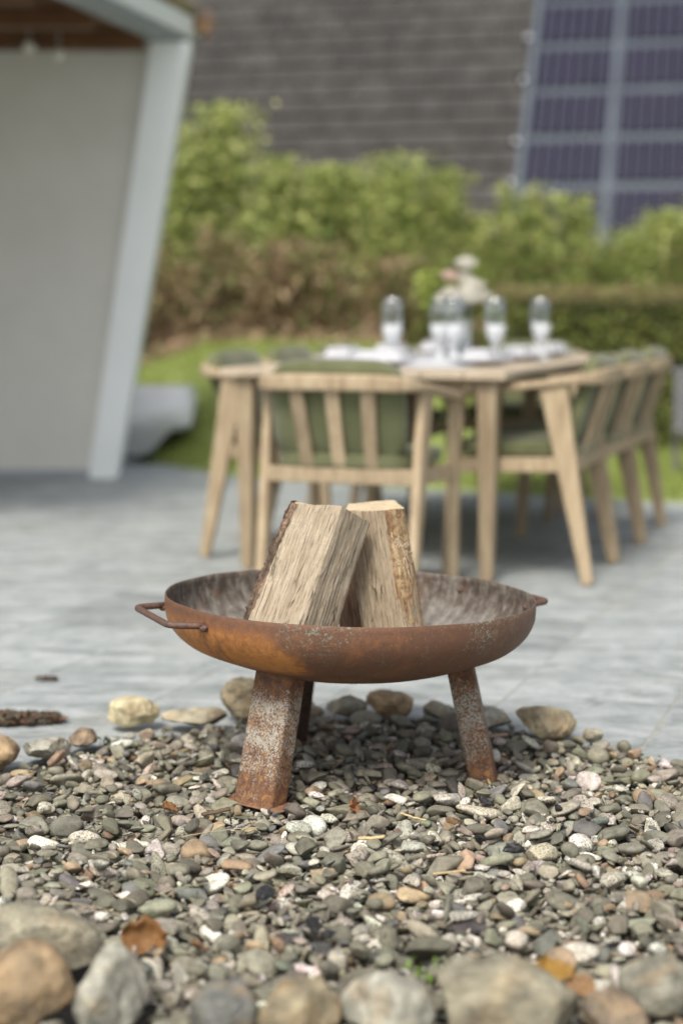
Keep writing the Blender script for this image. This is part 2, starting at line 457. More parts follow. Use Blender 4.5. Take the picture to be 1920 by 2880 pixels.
M['napkin'] = fabric('white_linen', (0.52, 0.53, 0.56), (0.60, 0.61, 0.64))
M['china'] = simple('white_china', (0.56, 0.57, 0.60), (0.62, 0.63, 0.66), 5, 0.25, 0.0)
def glass(name, col=(1, 1, 1), rough=0.0):
    t = NT(name); return t.done(col, rough, **{'Transmission Weight': 1.0, 'IOR': 1.45})
t = NT('clear_glass')                     # thin clear glass: mostly see-through with a pale sheen
gl = t.n('ShaderNodeBsdfGlossy'); gl.inputs['Roughness'].default_value = 0.08; gl.inputs[0].default_value = (0.95, 0.97, 1, 1)
tp = t.n('ShaderNodeBsdfTransparent'); tp.inputs[0].default_value = (0.95, 0.97, 0.97, 1)
mx = t.n('ShaderNodeMixShader'); fr = t.n('ShaderNodeLayerWeight'); fr.inputs[0].default_value = 0.35
t.lk(t.math('ADD', fr.outputs['Facing'], 0.06, clamp=True), mx.inputs[0]); t.lk(tp.outputs[0], mx.inputs[1]); t.lk(gl.outputs[0], mx.inputs[2])
t.lk(mx.outputs[0], t.t.nodes['Material Output'].inputs[0]); M['glass'] = t.m
t = NT('frosted_white_glass'); M['frost'] = t.done((0.80, 0.83, 0.86), 0.35, **{'Transmission Weight': 0.45, 'IOR': 1.3})
def petal_mat(name, c):
    t = NT(name); t.done(c, 0.6, spec=0.2); tr = t.n('ShaderNodeBsdfTranslucent'); tr.inputs[0].default_value = (*c, 1)
    mx = t.n('ShaderNodeMixShader'); mx.inputs[0].default_value = 0.4; out = t.t.nodes['Material Output']
    t.lk(t.b.outputs[0], mx.inputs[1]); t.lk(tr.outputs[0], mx.inputs[2]); t.lk(mx.outputs[0], out.inputs[0]); return t.m
M['petal'] = petal_mat('cream_petals', (0.90, 0.88, 0.80))
M['petal_pink'] = petal_mat('blush_petals', (0.86, 0.70, 0.62))

# pavilion and building
M['render'] = simple('pale_rendered_wall', (0.58, 0.58, 0.53), (0.66, 0.66, 0.61), 1.6, 0.85, 0.4, 60)
M['frame_white'] = simple('pale_coated_frame', (0.80, 0.85, 0.85), (0.85, 0.89, 0.89), 3, 0.5, 0.05, 60)
M['fascia_dark'] = simple('grey_soffit_trim', (0.27, 0.30, 0.33), (0.32, 0.35, 0.38), 4, 0.5, 0.05)
M['ceiling'] = simple('warm_wood_ceiling', (0.055, 0.024, 0.008), (0.16, 0.070, 0.020), 5, 0.55, 0.2, stretch=(1, 9, 1))
M['lampmetal'] = simple('pale_lamp_housing', (0.6, 0.6, 0.56), (0.7, 0.7, 0.66), 10, 0.3, 0.0)
def tile_mat():
    t = NT('grey_clay_roof_tile'); co = t.coord('World')
    oi = t.n('ShaderNodeObjectInfo'); f = t.noise(co, 3.0, 6, 0.65); g = t.noise(co, 26, 4, 0.7)
    base = t.ramp(t.math('ADD', t.math('MULTIPLY', f, 0.6), t.math('MULTIPLY', g, 0.4)), [(0.35, (0.034, 0.031, 0.029)), (0.52, (0.056, 0.053, 0.050)), (0.68, (0.094, 0.091, 0.088))])
    base = t.mix(1.0, base, t.ramp(oi.outputs['Random'], [(0.0, 0.82), (1.0, 1.18)]), 'MULTIPLY')
    return t.done(base, 0.7, t.bump(g, 0.4, 0.004), spec=0.4)
M['tile'] = tile_mat()
M['pv'] = simple('dark_violet_solar_cell', (0.012, 0.010, 0.030), (0.018, 0.014, 0.038), 2, 0.5, 0.0, kind='World', spec=0.10)
M['rail'] = simple('blue_grey_metal_sheet', (0.060, 0.078, 0.105), (0.095, 0.118, 0.145), 2.5, 0.45, 0.0, kind='World')
M['rib'] = simple('blue_grey_metal_rib', (0.065, 0.08, 0.10), (0.08, 0.10, 0.12), 5, 0.4, 0.0)
M['wallfar'] = simple('far_house_render', (0.42, 0.40, 0.36), (0.5, 0.48, 0.44), 2, 0.9)
t = NT('polished_steel'); M['steel'] = t.done((0.55, 0.57, 0.6), 0.30, metal=1.0)
M['greymetal'] = simple('grey_powder_coat', (0.16, 0.16, 0.17), (0.21, 0.21, 0.22), 8, 0.5, 0.0)
M['whiteplastic'] = simple('white_moulded_shell', (0.88, 0.89, 0.91), (0.90, 0.91, 0.93), 3, 0.45, 0.05)
M['match'] = simple('match_wood', (0.50, 0.37, 0.18), (0.66, 0.52, 0.30), 200, 0.8)
M['char'] = simple('charcoal', (0.008, 0.008, 0.009), (0.035, 0.034, 0.036), 200, 0.5, 0.8, 300, kind='World')
M['straw'] = simple('dry_straw', (0.42, 0.34, 0.20), (0.58, 0.50, 0.32), 60, 0.75)

# ------------------------------------------------------------------ directions of the table and of the paving
E1 = Vector((-0.939, 0.344, 0)).normalized()          # along the near end of the table, to the left
E2 = Vector((0.344, 0.939, 0)).normalized()           # along its length, away
YAW = math.atan2(-E2.x, E2.y)

# ------------------------------------------------------------------ ground
def flat(name, x0, x1, y0, y1, z, mat, nx=1, ny=1):
    xs = np.linspace(x0, x1, nx + 1); ys = np.linspace(y0, y1, ny + 1)
    V = [(x, y, z) for y in ys for x in xs]
    F = [(j * (nx + 1) + i, j * (nx + 1) + i + 1, (j + 1) * (nx + 1) + i + 1, (j + 1) * (nx + 1) + i) for j in range(ny) for i in range(nx)]
    return link(name, np_mesh(name, V, F, False), None, mat)
tag(flat('ground', -200, 200, -150, 250, -0.10, M['ground']), kind='structure')

XB = [-30, -3.0, -1.17, -0.76, 0.1, 0.92, 1.68, 3.5, 30]
YB = [14.5, 12.3, 10.45, 9.73, 9.15, 8.66, 8.28, 7.6, 6.0]
def yb(x): return np.interp(x, XB, YB)
def sst(a, b, x):
    u = np.clip((x - a) / (b - a), 0, 1); return u * u * (3 - 2 * u)
def terrain(x, y):
    x = np.asarray(x, float); y = np.asarray(y, float)
    wl = sst(1.5, 0.2, x)
    d = y - yb(x)
    z = 0.67 * wl * sst(-0.1, 2.1, d) + 0.012
    z = z + sst(12.15, 13.1, y) * (0.75 * wl + 1.05 * (1 - wl)) * 1.0
    return z
def terrain_mesh(name, x0, x1, nx, ys_of_x, ny, mat, rough=0.0):
    V, F = [], []
    xs = np.linspace(x0, x1, nx + 1)
    for j in range(ny + 1):
        for x in xs:
            a, b = ys_of_x(x); y = a + (b - a) * j / ny
            z = float(terrain(x, y)) + rough * mnoise.noise(Vector((x * 2, y * 2, 0)))
            if j == 0 and rough == 0: z = -0.02
            V.append((x, y, z))
    for j in range(ny):
        for i in range(nx):
            F.append((j * (nx + 1) + i, j * (nx + 1) + i + 1, (j + 1) * (nx + 1) + i + 1, (j + 1) * (nx + 1) + i))
    o = link(name, np_mesh(name, V, F, True), None, mat)
    return tag(o, kind='structure')
def lawn_rng(x):
    a = float(yb(x)); return (a, max(12.3, a + 0.3))
terrain_mesh('lawn', -9, 12, 160, lawn_rng, 40, M['lawn'])
terrain_mesh('bank', -9, 12, 120, lambda x: (12.2, 16.5), 40, M['bank'], 0.06)

def quad_cards(centers, nrm_bias, size, colr, aspect=0.6, rs=rng, up=0.0):
    """many small leaf quads; returns v, f, col"""
    n = len(centers)
    d = rs.normal(size=(n, 3)) + np.asarray(nrm_bias); d /= np.linalg.norm(d, axis=1)[:, None]
    a = rs.normal(size=(n, 3)); a[:, 2] += up
    a -= (a * d).sum(1)[:, None] * d; a /= np.linalg.norm(a, axis=1)[:, None]
    b = np.cross(d, a)
    s = size * rs.uniform(0.6, 1.35, (n, 1))
    c = np.asarray(centers)
    fold = d * s * 0.18
    v = np.stack([c - a * s, c + b * s * aspect * 0.5 + fold, c + a * s, c - b * s * aspect * 0.5 + fold], 1).reshape(-1, 3)
    f = np.arange(4 * n).reshape(n, 4)
    col = np.repeat(np.concatenate([colr, np.ones((n, 1))], 1), 4, 0)
    return v, f, col

# grass on the lawn
n = 42000
gx = rng.uniform(-3.2, 3.4, n); gy = yb(gx) + 0.03 + rng.uniform(0, 1, n) ** 1.2 * np.maximum(12.1 - yb(gx), 0.5)
gz = terrain(gx, gy)
h = rng.uniform(0.03, 0.065, n)
ang = rng.uniform(0, 2 * PI, n); w = 0.005
tipx = gx + rng.normal(0, 0.02, n); tipy = gy + rng.normal(0, 0.02, n)
v = np.stack([np.stack([gx - w * np.cos(ang), gy - w * np.sin(ang), gz - 0.005], 1), np.stack([gx + w * np.cos(ang), gy + w * np.sin(ang), gz - 0.005], 1), np.stack([tipx, tipy, gz + h], 1)], 1).reshape(-1, 3)
base = np.array([0.33, 0.41, 0.12]); pal = base * rng.uniform(0.7, 1.35, (n, 1)) + np.array([0.05, 0.02, 0]) * rng.uniform(0, 1, (n, 1))
me = np_mesh('grass', v, np.arange(3 * n).reshape(n, 3), True, np.repeat(np.concatenate([pal, np.ones((n, 1))], 1), 3, 0))
tag(link('grass', me, None, M['leaf']), 'short bright green grass on the lawn behind the table', 'grass', kind='stuff')

# ------------------------------------------------------------------ patio of slabs
bed_c = Vector((0.02, 3.06, 0)); BED_R = 0.80
def pit_r(a):                              # outline of the gravel bed, drawn out towards the front
    return BED_R + 0.025 * math.sin(5 * a + 1) + 1.6 * max(0.0, -math.sin(a) - 0.75)
def push_out(x, y):
    a = math.atan2(y - bed_c.y, x - bed_c.x); r = math.hypot(x - bed_c.x, y - bed_c.y); q = pit_r(a)
    return (x, y) if r >= q else (bed_c.x + q * math.cos(a), bed_c.y + q * math.sin(a))
Vp = []; npz = 144
for rr_ in (0.0, 0.3, 1.0, 4.0, 14.0):
    for k in range(npz):
        a = 2 * PI * k / npz; q = pit_r(a) + rr_
        Vp.append((bed_c.x + q * math.cos(a), bed_c.y + q * math.sin(a), -0.0200))
Fp = [(j * npz + k, j * npz + (k + 1) % npz, (j + 1) * npz + (k + 1) % npz, (j + 1) * npz + k) for j in range(4) for k in range(npz)]
patio = link('patio', np_mesh('patio', Vp, [f[::-1] for f in Fp], False), None, M['joint'])
tag(patio, kind='structure')
SL, SW, GAP = 0.62, 0.41, 0.007
slab_meshes = []
for k in range(4):
    nx, ny = 16, 8
    V, F = [], []
    for j in range(ny + 1):
        for i in range(nx + 1):
            x = (i / nx - 0.5) * (SL - GAP); y = (j / ny - 0.5) * (SW - GAP)
            e = (i in (0, nx)) or (j in (0, ny))
            z = 0.0022 * mnoise.noise(Vector((x * 5 + 9 * k, y * 11, k * 3.3))) - (0.004 if e else 0)
            if e:
                x += 0.0035 * mnoise.noise(Vector((x * 19, y * 19, k))); y += 0.0035 * mnoise.noise(Vector((x * 17, y * 17, k + 8.5)))
            V.append((x, y, z))
    top = len(V)
    F = [(j * (nx + 1) + i, j * (nx + 1) + i + 1, (j + 1) * (nx + 1) + i + 1, (j + 1) * (nx + 1) + i) for j in range(ny) for i in range(nx)]
    ring = [i for i in range(nx + 1)] + [j * (nx + 1) + nx for j in range(1, ny + 1)] + [ny * (nx + 1) + i for i in range(nx - 1, -1, -1)] + [j * (nx + 1) for j in range(ny - 1, 0, -1)]
    for r in ring: V.append((V[r][0], V[r][1], -0.03))
    L = len(ring)
    for q in range(L): F.append((ring[q], top + q, top + (q + 1) % L, ring[(q + 1) % L]))
    me = np_mesh('slab', V, F, False); me.materials.append(M['slab']); slab_meshes.append(me)
count = 0
for r in range(-6, 34):
    for c in range(-16, 16):
        p = E2 * (c * SL + (0.0, 0.24, 0.41)[r % 3] + 5.0) + (-E1) * ((r - 14) * SW)
        x, y = p.x, p.y
        if y < 1.7 or y > yb(x) + 0.75 or y > 12.6: continue
        if abs(x) > 0.215 * y + 0.62: continue
        if math.hypot(x - bed_c.x, y - bed_c.y) < BED_R - 0.20: continue
        if y < 2.5: continue
        src = slab_meshes[random.randrange(4)]; rz = YAW + PI / 2 + (PI if random.random() < .5 else 0)
        if math.hypot(x - bed_c.x, y - bed_c.y) < BED_R + 0.56:      # cut to the curved edge of the bed
            src = src.copy(); Rm = Matrix.Rotation(rz, 3, 'Z')
            for v_ in src.vertices:
                w_ = Rm @ v_.co; qx, qy = push_out(w_.x + x, w_.y + y)
                v_.co = Rm.inverted() @ Vector((qx - x, qy - y, w_.z))
        o = bpy.data.objects.new('slab', src)
        C.objects.link(o); o.parent = patio
        o.location = (x, y, -0.015 + random.uniform(-0.0012, 0.0012)); o.rotation_euler = (0, 0, rz)
        count += 1
print('slabs', count)

# ------------------------------------------------------------------ stone shapes
def ico(sub):
    bm = bmesh.new(); bmesh.ops.create_icosphere(bm, subdivisions=sub, radius=1.0)
    v = np.array([x.co[:] for x in bm.verts]); f = np.array([[q.index for q in x.verts] for x in bm.faces]); bm.free()
    return v, f
ICO = {k: ico(k) for k in (2, 3, 5)}
def shape_stone(sub, seed, cuts, rnd, lump, pw=1.0):
    rs = np.random.default_rng(seed)
    v = ICO[sub][0].copy()
    if pw != 1.0:
        v = np.sign(v) * np.abs(v) ** pw
    for k in range(3):
        d = rs.normal(size=3); d /= np.linalg.norm(d); ph = rs.uniform(0, 6)
        v *= (1 + lump * np.sin(v @ d * rs.uniform(1.5, 3.5) + ph))[:, None]
    for k in range(cuts):
        n_ = rs.normal(size=3); n_ /= np.linalg.norm(n_)
        dd = rs.uniform(*rnd)
        ex = v @ n_ - dd
        v -= np.where(ex > 0, ex * 0.93, 0)[:, None] * n_
    v /= np.abs(v).max(0)[None]
    return v
NSH = 30
SH = {s: [shape_stone(s, 100 + k, *((rng_c)) ) for k, rng_c in enumerate(
    [((k0 % 4 == 0) and (1, (0.75, 0.9), 0.09) or (k0 % 4 == 1) and (4, (0.5, 0.85), 0.10) or (k0 % 4 == 2) and (7, (0.42, 0.8), 0.12) or (10, (0.38, 0.75), 0.13)) for k0 in range(NSH)])] for s in (2, 3)}

def rotm(yaw, tilt, tdir, roll=0):
    return np.array(Matrix.Rotation(tdir, 3, 'Z') @ Matrix.Rotation(tilt, 3, 'Y') @ Matrix.Rotation(-tdir, 3, 'Z') @ Matrix.Rotation(yaw, 3, 'Z') @ Matrix.Rotation(roll, 3, 'X'))

# ------------------------------------------------------------------ boulders round the gravel bed
def boulder(x, y, r, col, label, seed, z=None, yaw=0.0, tilt=0.0, mott=0.3, cuts=5, sub=5, group='boulders ringing the gravel bed', lump=0.08, rough=0.014):
    v = shape_stone(sub, seed, cuts + 2, (0.50, 0.88), lump) * np.array(r)
    v = v @ rotm(yaw, tilt, 0.7).T
    co = v.copy()
    nr = v / np.linalg.norm(v, axis=1)[:, None]
    s = max(r)
    dsp = np.array([mnoise.fractal(Vector(p * (1.9 / s)) + Vector((seed, 0, 0)), 0.7, 2.1, 5) for p in v])
    v = v + nr * (dsp * s * rough * 5.5)[:, None]
    zb = v[:, 2].min()
    cc = np.array(col); n_ = len(v)
    cn = np.array([mnoise.fractal(Vector(p * (1.8 / s)) + Vector((0, seed, 4)), 0.8, 2.0, 4) for p in co])
    colr = cc[None] * (1 + 0.55 * cn[:, None]) * np.array([1 + 0.0, 1, 1])[None]
    warm = np.array([0.36, 0.24, 0.12]); wgt = np.clip(np.array([mnoise.noise(Vector(p * (1.6 / s)) + Vector((seed * 2, 7, 0))) for p in co]) * 1.6, 0, 0.55)[:, None]
    colr = colr * (1 - wgt * 0.6) + warm * wgt * 0.6
    a = np.full((n_, 1), mott)
    me = np_mesh('boulder', v, ICO[sub][1], True, np.concatenate([np.clip(colr, 0.02, 0.8), a], 1))
    o = link('boulder', me, None, M['boulder'], (x, y, (z if z is not None else r[2] * 0.69)))
    tag(o, label, 'boulder', group)
    return o
GREY = (0.215, 0.21, 0.165); TAN = (0.27, 0.23, 0.15); CREAM = (0.42, 0.37, 0.235); PALE = (0.335, 0.33, 0.275); SLATE = (0.125, 0.13, 0.12)
ORANGE = (0.27, 0.195, 0.115); BROWN = (0.17, 0.13, 0.09); BEIGE = (0.265, 0.245, 0.18)
STONES = [  # x, y, (rx, ry, rz), colour, yaw, mottle, cuts, label
    (-0.745, 3.43, (0.060, 0.055, 0.038), ORANGE, 0.3, .2, 4, 'brown orange boulder at the far left end of the rear stone row'),
    (-0.640, 3.50, (0.055, 0.045, 0.026), PALE, 0.2, .5, 4, 'low pale boulder between the brown orange and the dark brown rear stones'),
    (-0.578, 3.585, (0.040, 0.040, 0.024), BROWN, 0.9, .2, 4, 'small dark brown boulder in the left rear row beside the pale one'),
    (-0.484, 3.775, (0.062, 0.050, 0.040), CREAM, 0.1, .05, 6, 'creamy yellow boulder standing alone left of the long flat one'),
    (-0.335, 3.770, (0.086, 0.048, 0.026), BEIGE, 0.05, .1, 2, 'long flat greyish tan boulder behind the left of the bowl'),
    (-0.232, 3.845, (0.054, 0.050, 0.056), TAN, 0.4, .5, 7, 'tall blocky tan boulder just left of the front bowl leg'),
    (-0.100, 3.870, (0.036, 0.034, 0.026), PALE, 0.2, .2, 4, 'pale boulder seen just right of the rear bowl leg'),
    (0.010, 3.865, (0.050, 0.044, 0.028), GREY, 0.1, .1, 5, 'grey green rounded boulder under the middle of the bowl'),
    (0.117, 3.870, (0.060, 0.050, 0.036), ORANGE, 0.2, .05, 4, 'pale orange domed boulder right of the grey green one'),
    (0.226, 3.850, (0.046, 0.040, 0.023), GREY, 0.3, .4, 4, 'flat grey beige boulder left of the right bowl leg'),
    (0.335, 3.745, (0.060, 0.050, 0.030), PALE, -0.3, .4, 6, 'whitish flat boulder just right of the right bowl leg'),
    (0.462, 3.665, (0.072, 0.055, 0.043), TAN, -0.35, .2, 5, 'large lumpy brown tan boulder at the right of the rear row'),
    (0.565, 3.640, (0.028, 0.024, 0.017), BEIGE, 0.2, .3, 5, 'little beige boulder beside the lumpy brown tan one on the right'),
    (-0.455, 2.350, (0.106, 0.082, 0.050), BEIGE, -0.1, .45, 4, 'largest mottled grey tan boulder at the left edge of the front row'),
    (-0.430, 2.185, (0.075, 0.060, 0.064), ORANGE, 0.5, .15, 3, 'orange brown rounded boulder at the lower left corner'),
    (-0.312, 2.155, (0.056, 0.060, 0.060), PALE, 0.2, .3, 4, 'pale grey green boulder right of the orange brown corner one'),
    (-0.160, 2.125, (0.044, 0.050, 0.045), SLATE, 0.3, .1, 3, 'dark slate grey boulder in the front row'),
    (-0.060, 2.115, (0.060, 0.055, 0.048), TAN, 0.1, .1, 3, 'tan cream boulder between the dark slate and the whitish front stones'),
    (0.060, 2.115, (0.064, 0.060, 0.049), PALE, -0.2, .2, 3, 'whitish grey egg shaped boulder in the middle of the front row'),
    (0.222, 2.140, (0.098, 0.080, 0.066), BEIGE, -0.05, .1, 2, 'big broad beige boulder right of the whitish egg shaped one'),
    (0.362, 2.095, (0.046, 0.045, 0.042), BROWN, 0.4, .5, 6, 'rough dark tan boulder squeezed in at the lower right'),
    (0.445, 2.205, (0.058, 0.055, 0.046), GREY, 0.2, .2, 3, 'grey rounded boulder at the right edge of the front row'),
]
for k, (x, y, r, col, yaw, mt, cuts, lab) in enumerate(STONES):
    col = tuple(c * (1.3 if y > 3 else 1.12) for c in col)
    boulder(x, y, r, col, lab, 31 + k * 7, yaw=yaw, mott=mt, cuts=cuts)

# ------------------------------------------------------------------ gravel
GX0, GY0, GW, GH, RES = -0.95, 1.85, 1.9, 2.15, 0.002
NXg, NYg = int(GW / RES), int(GH / RES)
gxs = GX0 + (np.arange(NXg) + .5) * RES; gys = GY0 + (np.arange(NYg) + .5) * RES
def bedz(x, y):
    r = np.hypot(x - bed_c.x, y - bed_c.y)
    return -0.038 + 0.014 * sst(0.60, 0.78, r) + 0.006 * (np.sin(x * 6.1 + 1) * np.cos(y * 5.3) * 0.5) * sst(0.8, 0.5, r)
XX, YY = np.meshgrid(gxs, gys)
H = bedz(XX, YY)
RR = np.hypot(XX - bed_c.x, YY - bed_c.y)
for (x, y, r, col, yaw, mt, cuts, lab) in STONES:      # boulders stand there already
    ca, sa = math.cos(yaw), math.sin(yaw)
    u = ((XX - x) * ca + (YY - y) * sa) / r[0]; w_ = (-(XX - x) * sa + (YY - y) * ca) / r[1]
    q = 1 - u * u - w_ * w_
    H = np.where(q > 0, np.maximum(H, r[2] * 0.72 + r[2] * 0.8 * np.sqrt(np.maximum(q, 0))), H)
FEET = []
BC = Vector((0.010, 3.41, 0.0)); LEG_AZ = [234, 354, 119]
for a in LEG_AZ:
    FEET.append((BC.x + 0.29 * math.cos(math.radians(a)), BC.y + 0.29 * math.sin(math.radians(a))))
PLATE_Z = -0.012

PAL = [((0.190, 0.188, 0.150), .25, .15), ((0.250, 0.245, 0.200), .20, .3), ((0.130, 0.130, 0.108), .10, .05), ((0.170, 0.180, 0.178), .07, .1),
       ((0.37, 0.355, 0.30), .14, .7), ((0.53, 0.515, 0.46), .11, 1.0), ((0.70, 0.69, 0.65), .06, .8), ((0.34, 0.27, 0.18), .045, .1),
       ((0.25, 0.185, 0.125), .025, .1), ((0.32, 0.25, 0.21), .015, .2), ((0.05, 0.05, 0.05), .01, .1)]
pw = np.array([p[1] for p in PAL]); pw /= pw.sum()
peb = []   # (cx, cy, cz, R, scale, shape, colour, alpha)
def try_pebble(x, y, a, b, c, R):
    D = np.diag([a * a, b * b, c * c]); S = R @ D @ R.T
    Spp = S[:2, :2]; inv = np.linalg.inv(Spp); m = inv @ S[:2, 2]; kz = S[2, 2] - S[2, :2] @ inv @ S[:2, 2]
    ex, ey = math.sqrt(S[0, 0]), math.sqrt(S[1, 1])
    i0, i1 = int((x - ex - GX0) / RES), int((x + ex - GX0) / RES) + 1
    j0, j1 = int((y - ey - GY0) / RES), int((y + ey - GY0) / RES) + 1
    if i0 < 0 or j0 < 0 or i1 > NXg or j1 > NYg: return None
    px = gxs[i0:i1][None, :] - x; py = gys[j0:j1][:, None] - y
    q = 1 - (inv[0, 0] * px * px + 2 * inv[0, 1] * px * py + inv[1, 1] * py * py)
    ok = q > 0.02
    if ok.sum() < 4: return None
    mid = m[0] * px + m[1] * py; hh = math.sqrt(max(kz, 1e-9)) * np.sqrt(np.maximum(q, 0))
    need = (H[j0:j1, i0:i1] - (mid - hh))[ok]
    z = np.partition(need, int(len(need) * 0.90))[int(len(need) * 0.90)] if len(need) > 8 else need.max()
    return z, (i0, i1, j0, j1), ok, mid + hh

def deposit(N, ladd, lmax, tries, tiltsd, layer):
    for _ in range(N):
        best = None
        L = float(np.clip(rng.lognormal(math.log(ladd), 0.34), 0.006, lmax))
        bl = L * rng.uniform(0.50, 0.90); cl = bl * rng.uniform(0.34, 0.80)
        if rng.random() < 0.08: bl = L * rng.uniform(0.32, 0.45); cl = bl * 0.7
        yaw = rng.uniform(0, PI); tilt = abs(rng.normal(0, tiltsd)); tdir = rng.uniform(0, 2 * PI)
        R = rotm(yaw, min(tilt, 1.3), tdir, rng.normal(0, 0.2))
        for _t in range(tries):
            y = rng.uniform(1.90, 3.95); x = rng.uniform(-0.24 * y - 0.08, 0.24 * y + 0.08)
            r = math.hypot(x - bed_c.x, y - bed_c.y)
            lim = pit_r(math.atan2(y - bed_c.y, x - bed_c.x))
            if r > lim + 0.004: continue
            t_ = try_pebble(x, y, L / 2, bl / 2, cl / 2, R)
            if t_ is None: continue
            if best is None or t_[0] < best[1][0]: best = ((x, y), t_)
        if best is None: continue
        (x, y), (z, (i0, i1, j0, j1), ok, top) = best
        zt = z + cl / 2
        if zt > 0.010 + 0.010 * (L > 0.035) + 0.016 * float(sst(0.58, 0.76, math.hypot(x - bed_c.x, y - bed_c.y))): continue
        bad = False
        for fx, fy in FEET:
            if math.hypot(x - fx, y - fy) < 0.062 + L * 0.35 and z + top[ok].max() > PLATE_Z + 0.002: bad = True
        if bad: continue
        sub = H[j0:j1, i0:i1]
        sub[ok] = np.maximum(sub[ok], (z + top)[ok])
        ci = rng.choice(len(PAL), p=pw)
        col = np.array(PAL[ci][0]) * np.array([1.03, 0.99, 0.935]) * rng.uniform(0.68, 1.28) * (1 + rng.normal(0, 0.035, 3)); al = PAL[ci][2] * rng.uniform(0.4, 1.4)
        peb.append((x, y, z, R, np.array([L / 2, bl / 2, cl / 2]), int(rng.integers(NSH)), col, min(al, 1), layer))
deposit(4200, 0.016, 0.028, 2, 0.3, 0)
deposit(1900, 0.036, 0.060, 4, 0.42, 1)
deposit(420, 0.052, 0.085, 6, 0.36, 1)
deposit(2600, 0.017, 0.030, 6, 0.7, 1)
deposit(1300, 0.029, 0.048, 6, 0.6, 1)
deposit(1500, 0.013, 0.020, 6, 0.7, 1)
print('pebbles', len(peb))
# a few stray pebbles on the patio edge are part of the same fall
def stone_arrays(lst, sub):
    vs, cs, fs = [], [], []; off = 0
    F = ICO[sub][1]
    for (x, y, z, R, s, k, col, al, ly) in lst:
        v = (SH[sub][k] * s * 1.06) @ R.T + np.array([x, y, z]); vs.append(v)
        cs.append(np.tile(np.append(col, al), (len(v), 1))); fs.append(F + off); off += len(v)
    return np.concatenate(vs), np.concatenate(fs), np.concatenate(cs)
def in_view(p):
    x, y = p[0], p[1]; return abs(x) < 0.204 * y and y > 2.12
vis = [i for i, p in enumerate(peb) if in_view(p) and p[8] == 1]
# keep those not buried: top at or near the local height map
def exposed(p):
    x, y, z = p[:3]; i = int((x - GX0) / RES); j = int((y - GY0) / RES)
    return H[j, i] < z + p[4][2] + 0.004
vis = [i for i in vis if exposed(peb[i])]
vis.sort(key=lambda i: -(peb[i][4][0] * peb[i][4][1]) / peb[i][1] ** 2)
big = set(vis[:295])
V, F = [], []
nr_, na_ = 24, 72
for j in range(nr_ + 1):
    for i in range(na_):
        a = 2 * PI * i / na_; rr = (pit_r(a) + 0.003) * j / nr_
        x, y = bed_c.x + rr * math.cos(a), bed_c.y + rr * math.sin(a)
        V.append((x, y, float(bedz(x, y)) if j < nr_ else -0.026))
F = [(j * na_ + i, j * na_ + (i + 1) % na_, (j + 1) * na_ + (i + 1) % na_, (j + 1) * na_ + i) for j in range(nr_) for i in range(na_)]
bed = tag(link('gravel_bed', np_mesh('gravel_bed', V, F, True), None, M['soil']), kind='structure')
rest_hi = [p for i, p in enumerate(peb) if i not in big and p[8] == 1 and p[4][0] > 0.0085]
rest_lo = [p for i, p in enumerate(peb) if i not in big and not (p[8] == 1 and p[4][0] > 0.0085)]
a1 = stone_arrays(rest_hi, 3); a2 = stone_arrays(rest_lo, 2)
me = np_mesh('loose_gravel', np.concatenate([a1[0], a2[0]]), np.concatenate([a1[1], a2[1] + len(a1[0])]), True, np.concatenate([a1[2], a2[2]]))
o = link('loose_gravel', me, bed, M['pebble']); o['kind'] = 'stuff'
for i in sorted(big):
    (x, y, z, R, s, k, col, al, ly) = peb[i]
    v = (SH[3][k] * s * 1.06) @ R.T
    me = np_mesh('pebble', v, ICO[3][1], True, np.tile(np.append(col, al), (len(v), 1)))
    link('pebble', me, bed, M['pebble'], (x, y, z))
def top_at(x, y, r=0.004):
    i = int((x - GX0) / RES); j = int((y - GY0) / RES); k = max(1, int(r / RES))
    return float(H[max(0, j - k):j + k, max(0, i - k):i + k].max())


# ------------------------------------------------------------------ fire bowl
RIM_Z, BR = 0.370, 0.386
def bez(p0, p1, p2, p3, n):
    out = []
    for k in range(1, n + 1):
        t_ = k / n; u = 1 - t_
        out.append(tuple(u**3 * p0[i] + 3*u*u*t_ * p1[i] + 3*u*t_*t_ * p2[i] + t_**3 * p3[i] for i in (0, 1)))
    return out
prof = [(0.0005, -0.172)] + [(r, -0.172 + r * r / 1.6) for r in np.linspace(0.02, 0.315, 26)]
sl = 2 * 0.315 / 1.6
prof += bez(prof[-1], (0.315 + 0.040, prof[-1][1] + 0.040 * sl), (BR, -0.062), (BR, -0.022), 18)
prof += [(BR, -0.011), (BR - 0.0005, 0.0)]
PR = np.array(prof)
def prof_z(r): return RIM_Z + float(np.interp(r, PR[:-2, 0], PR[:-2, 1]))
bowl_e = thing('fire_bowl', 'round rusty steel fire bowl on three splayed legs standing on the gravel', 'fire bowl', tuple(BC), (-0.013, 0.0234, 0))
def dish(name, flip, pf, mat):
    n = 192
    V = []
    for r, z in pf:
        for k in range(n):
            a = 2 * PI * k / n
            rr = r + 0.0012 * mnoise.noise(Vector((math.cos(a) * 3, math.sin(a) * 3, z * 8))) * min(1, r * 8)
            zz = z + 0.0018 * mnoise.noise(Vector((math.cos(a) * 2 * r * 4, math.sin(a) * 2 * r * 4, 5.0)))
            V.append((rr * math.cos(a), rr * math.sin(a), zz))
    F = [(i * n + k, i * n + (k + 1) % n, (i + 1) * n + (k + 1) % n, (i + 1) * n + k) for i in range(len(pf) - 1) for k in range(n)]
    if flip: F = [f[::-1] for f in F]
    return V, F
outer = prof[::-1]
inner = [(max(r - 0.0030, 0.0005), z + (0.0030 if r < 0.33 else 0.0015 if r < 0.38 else 0.0)) for r, z in prof]
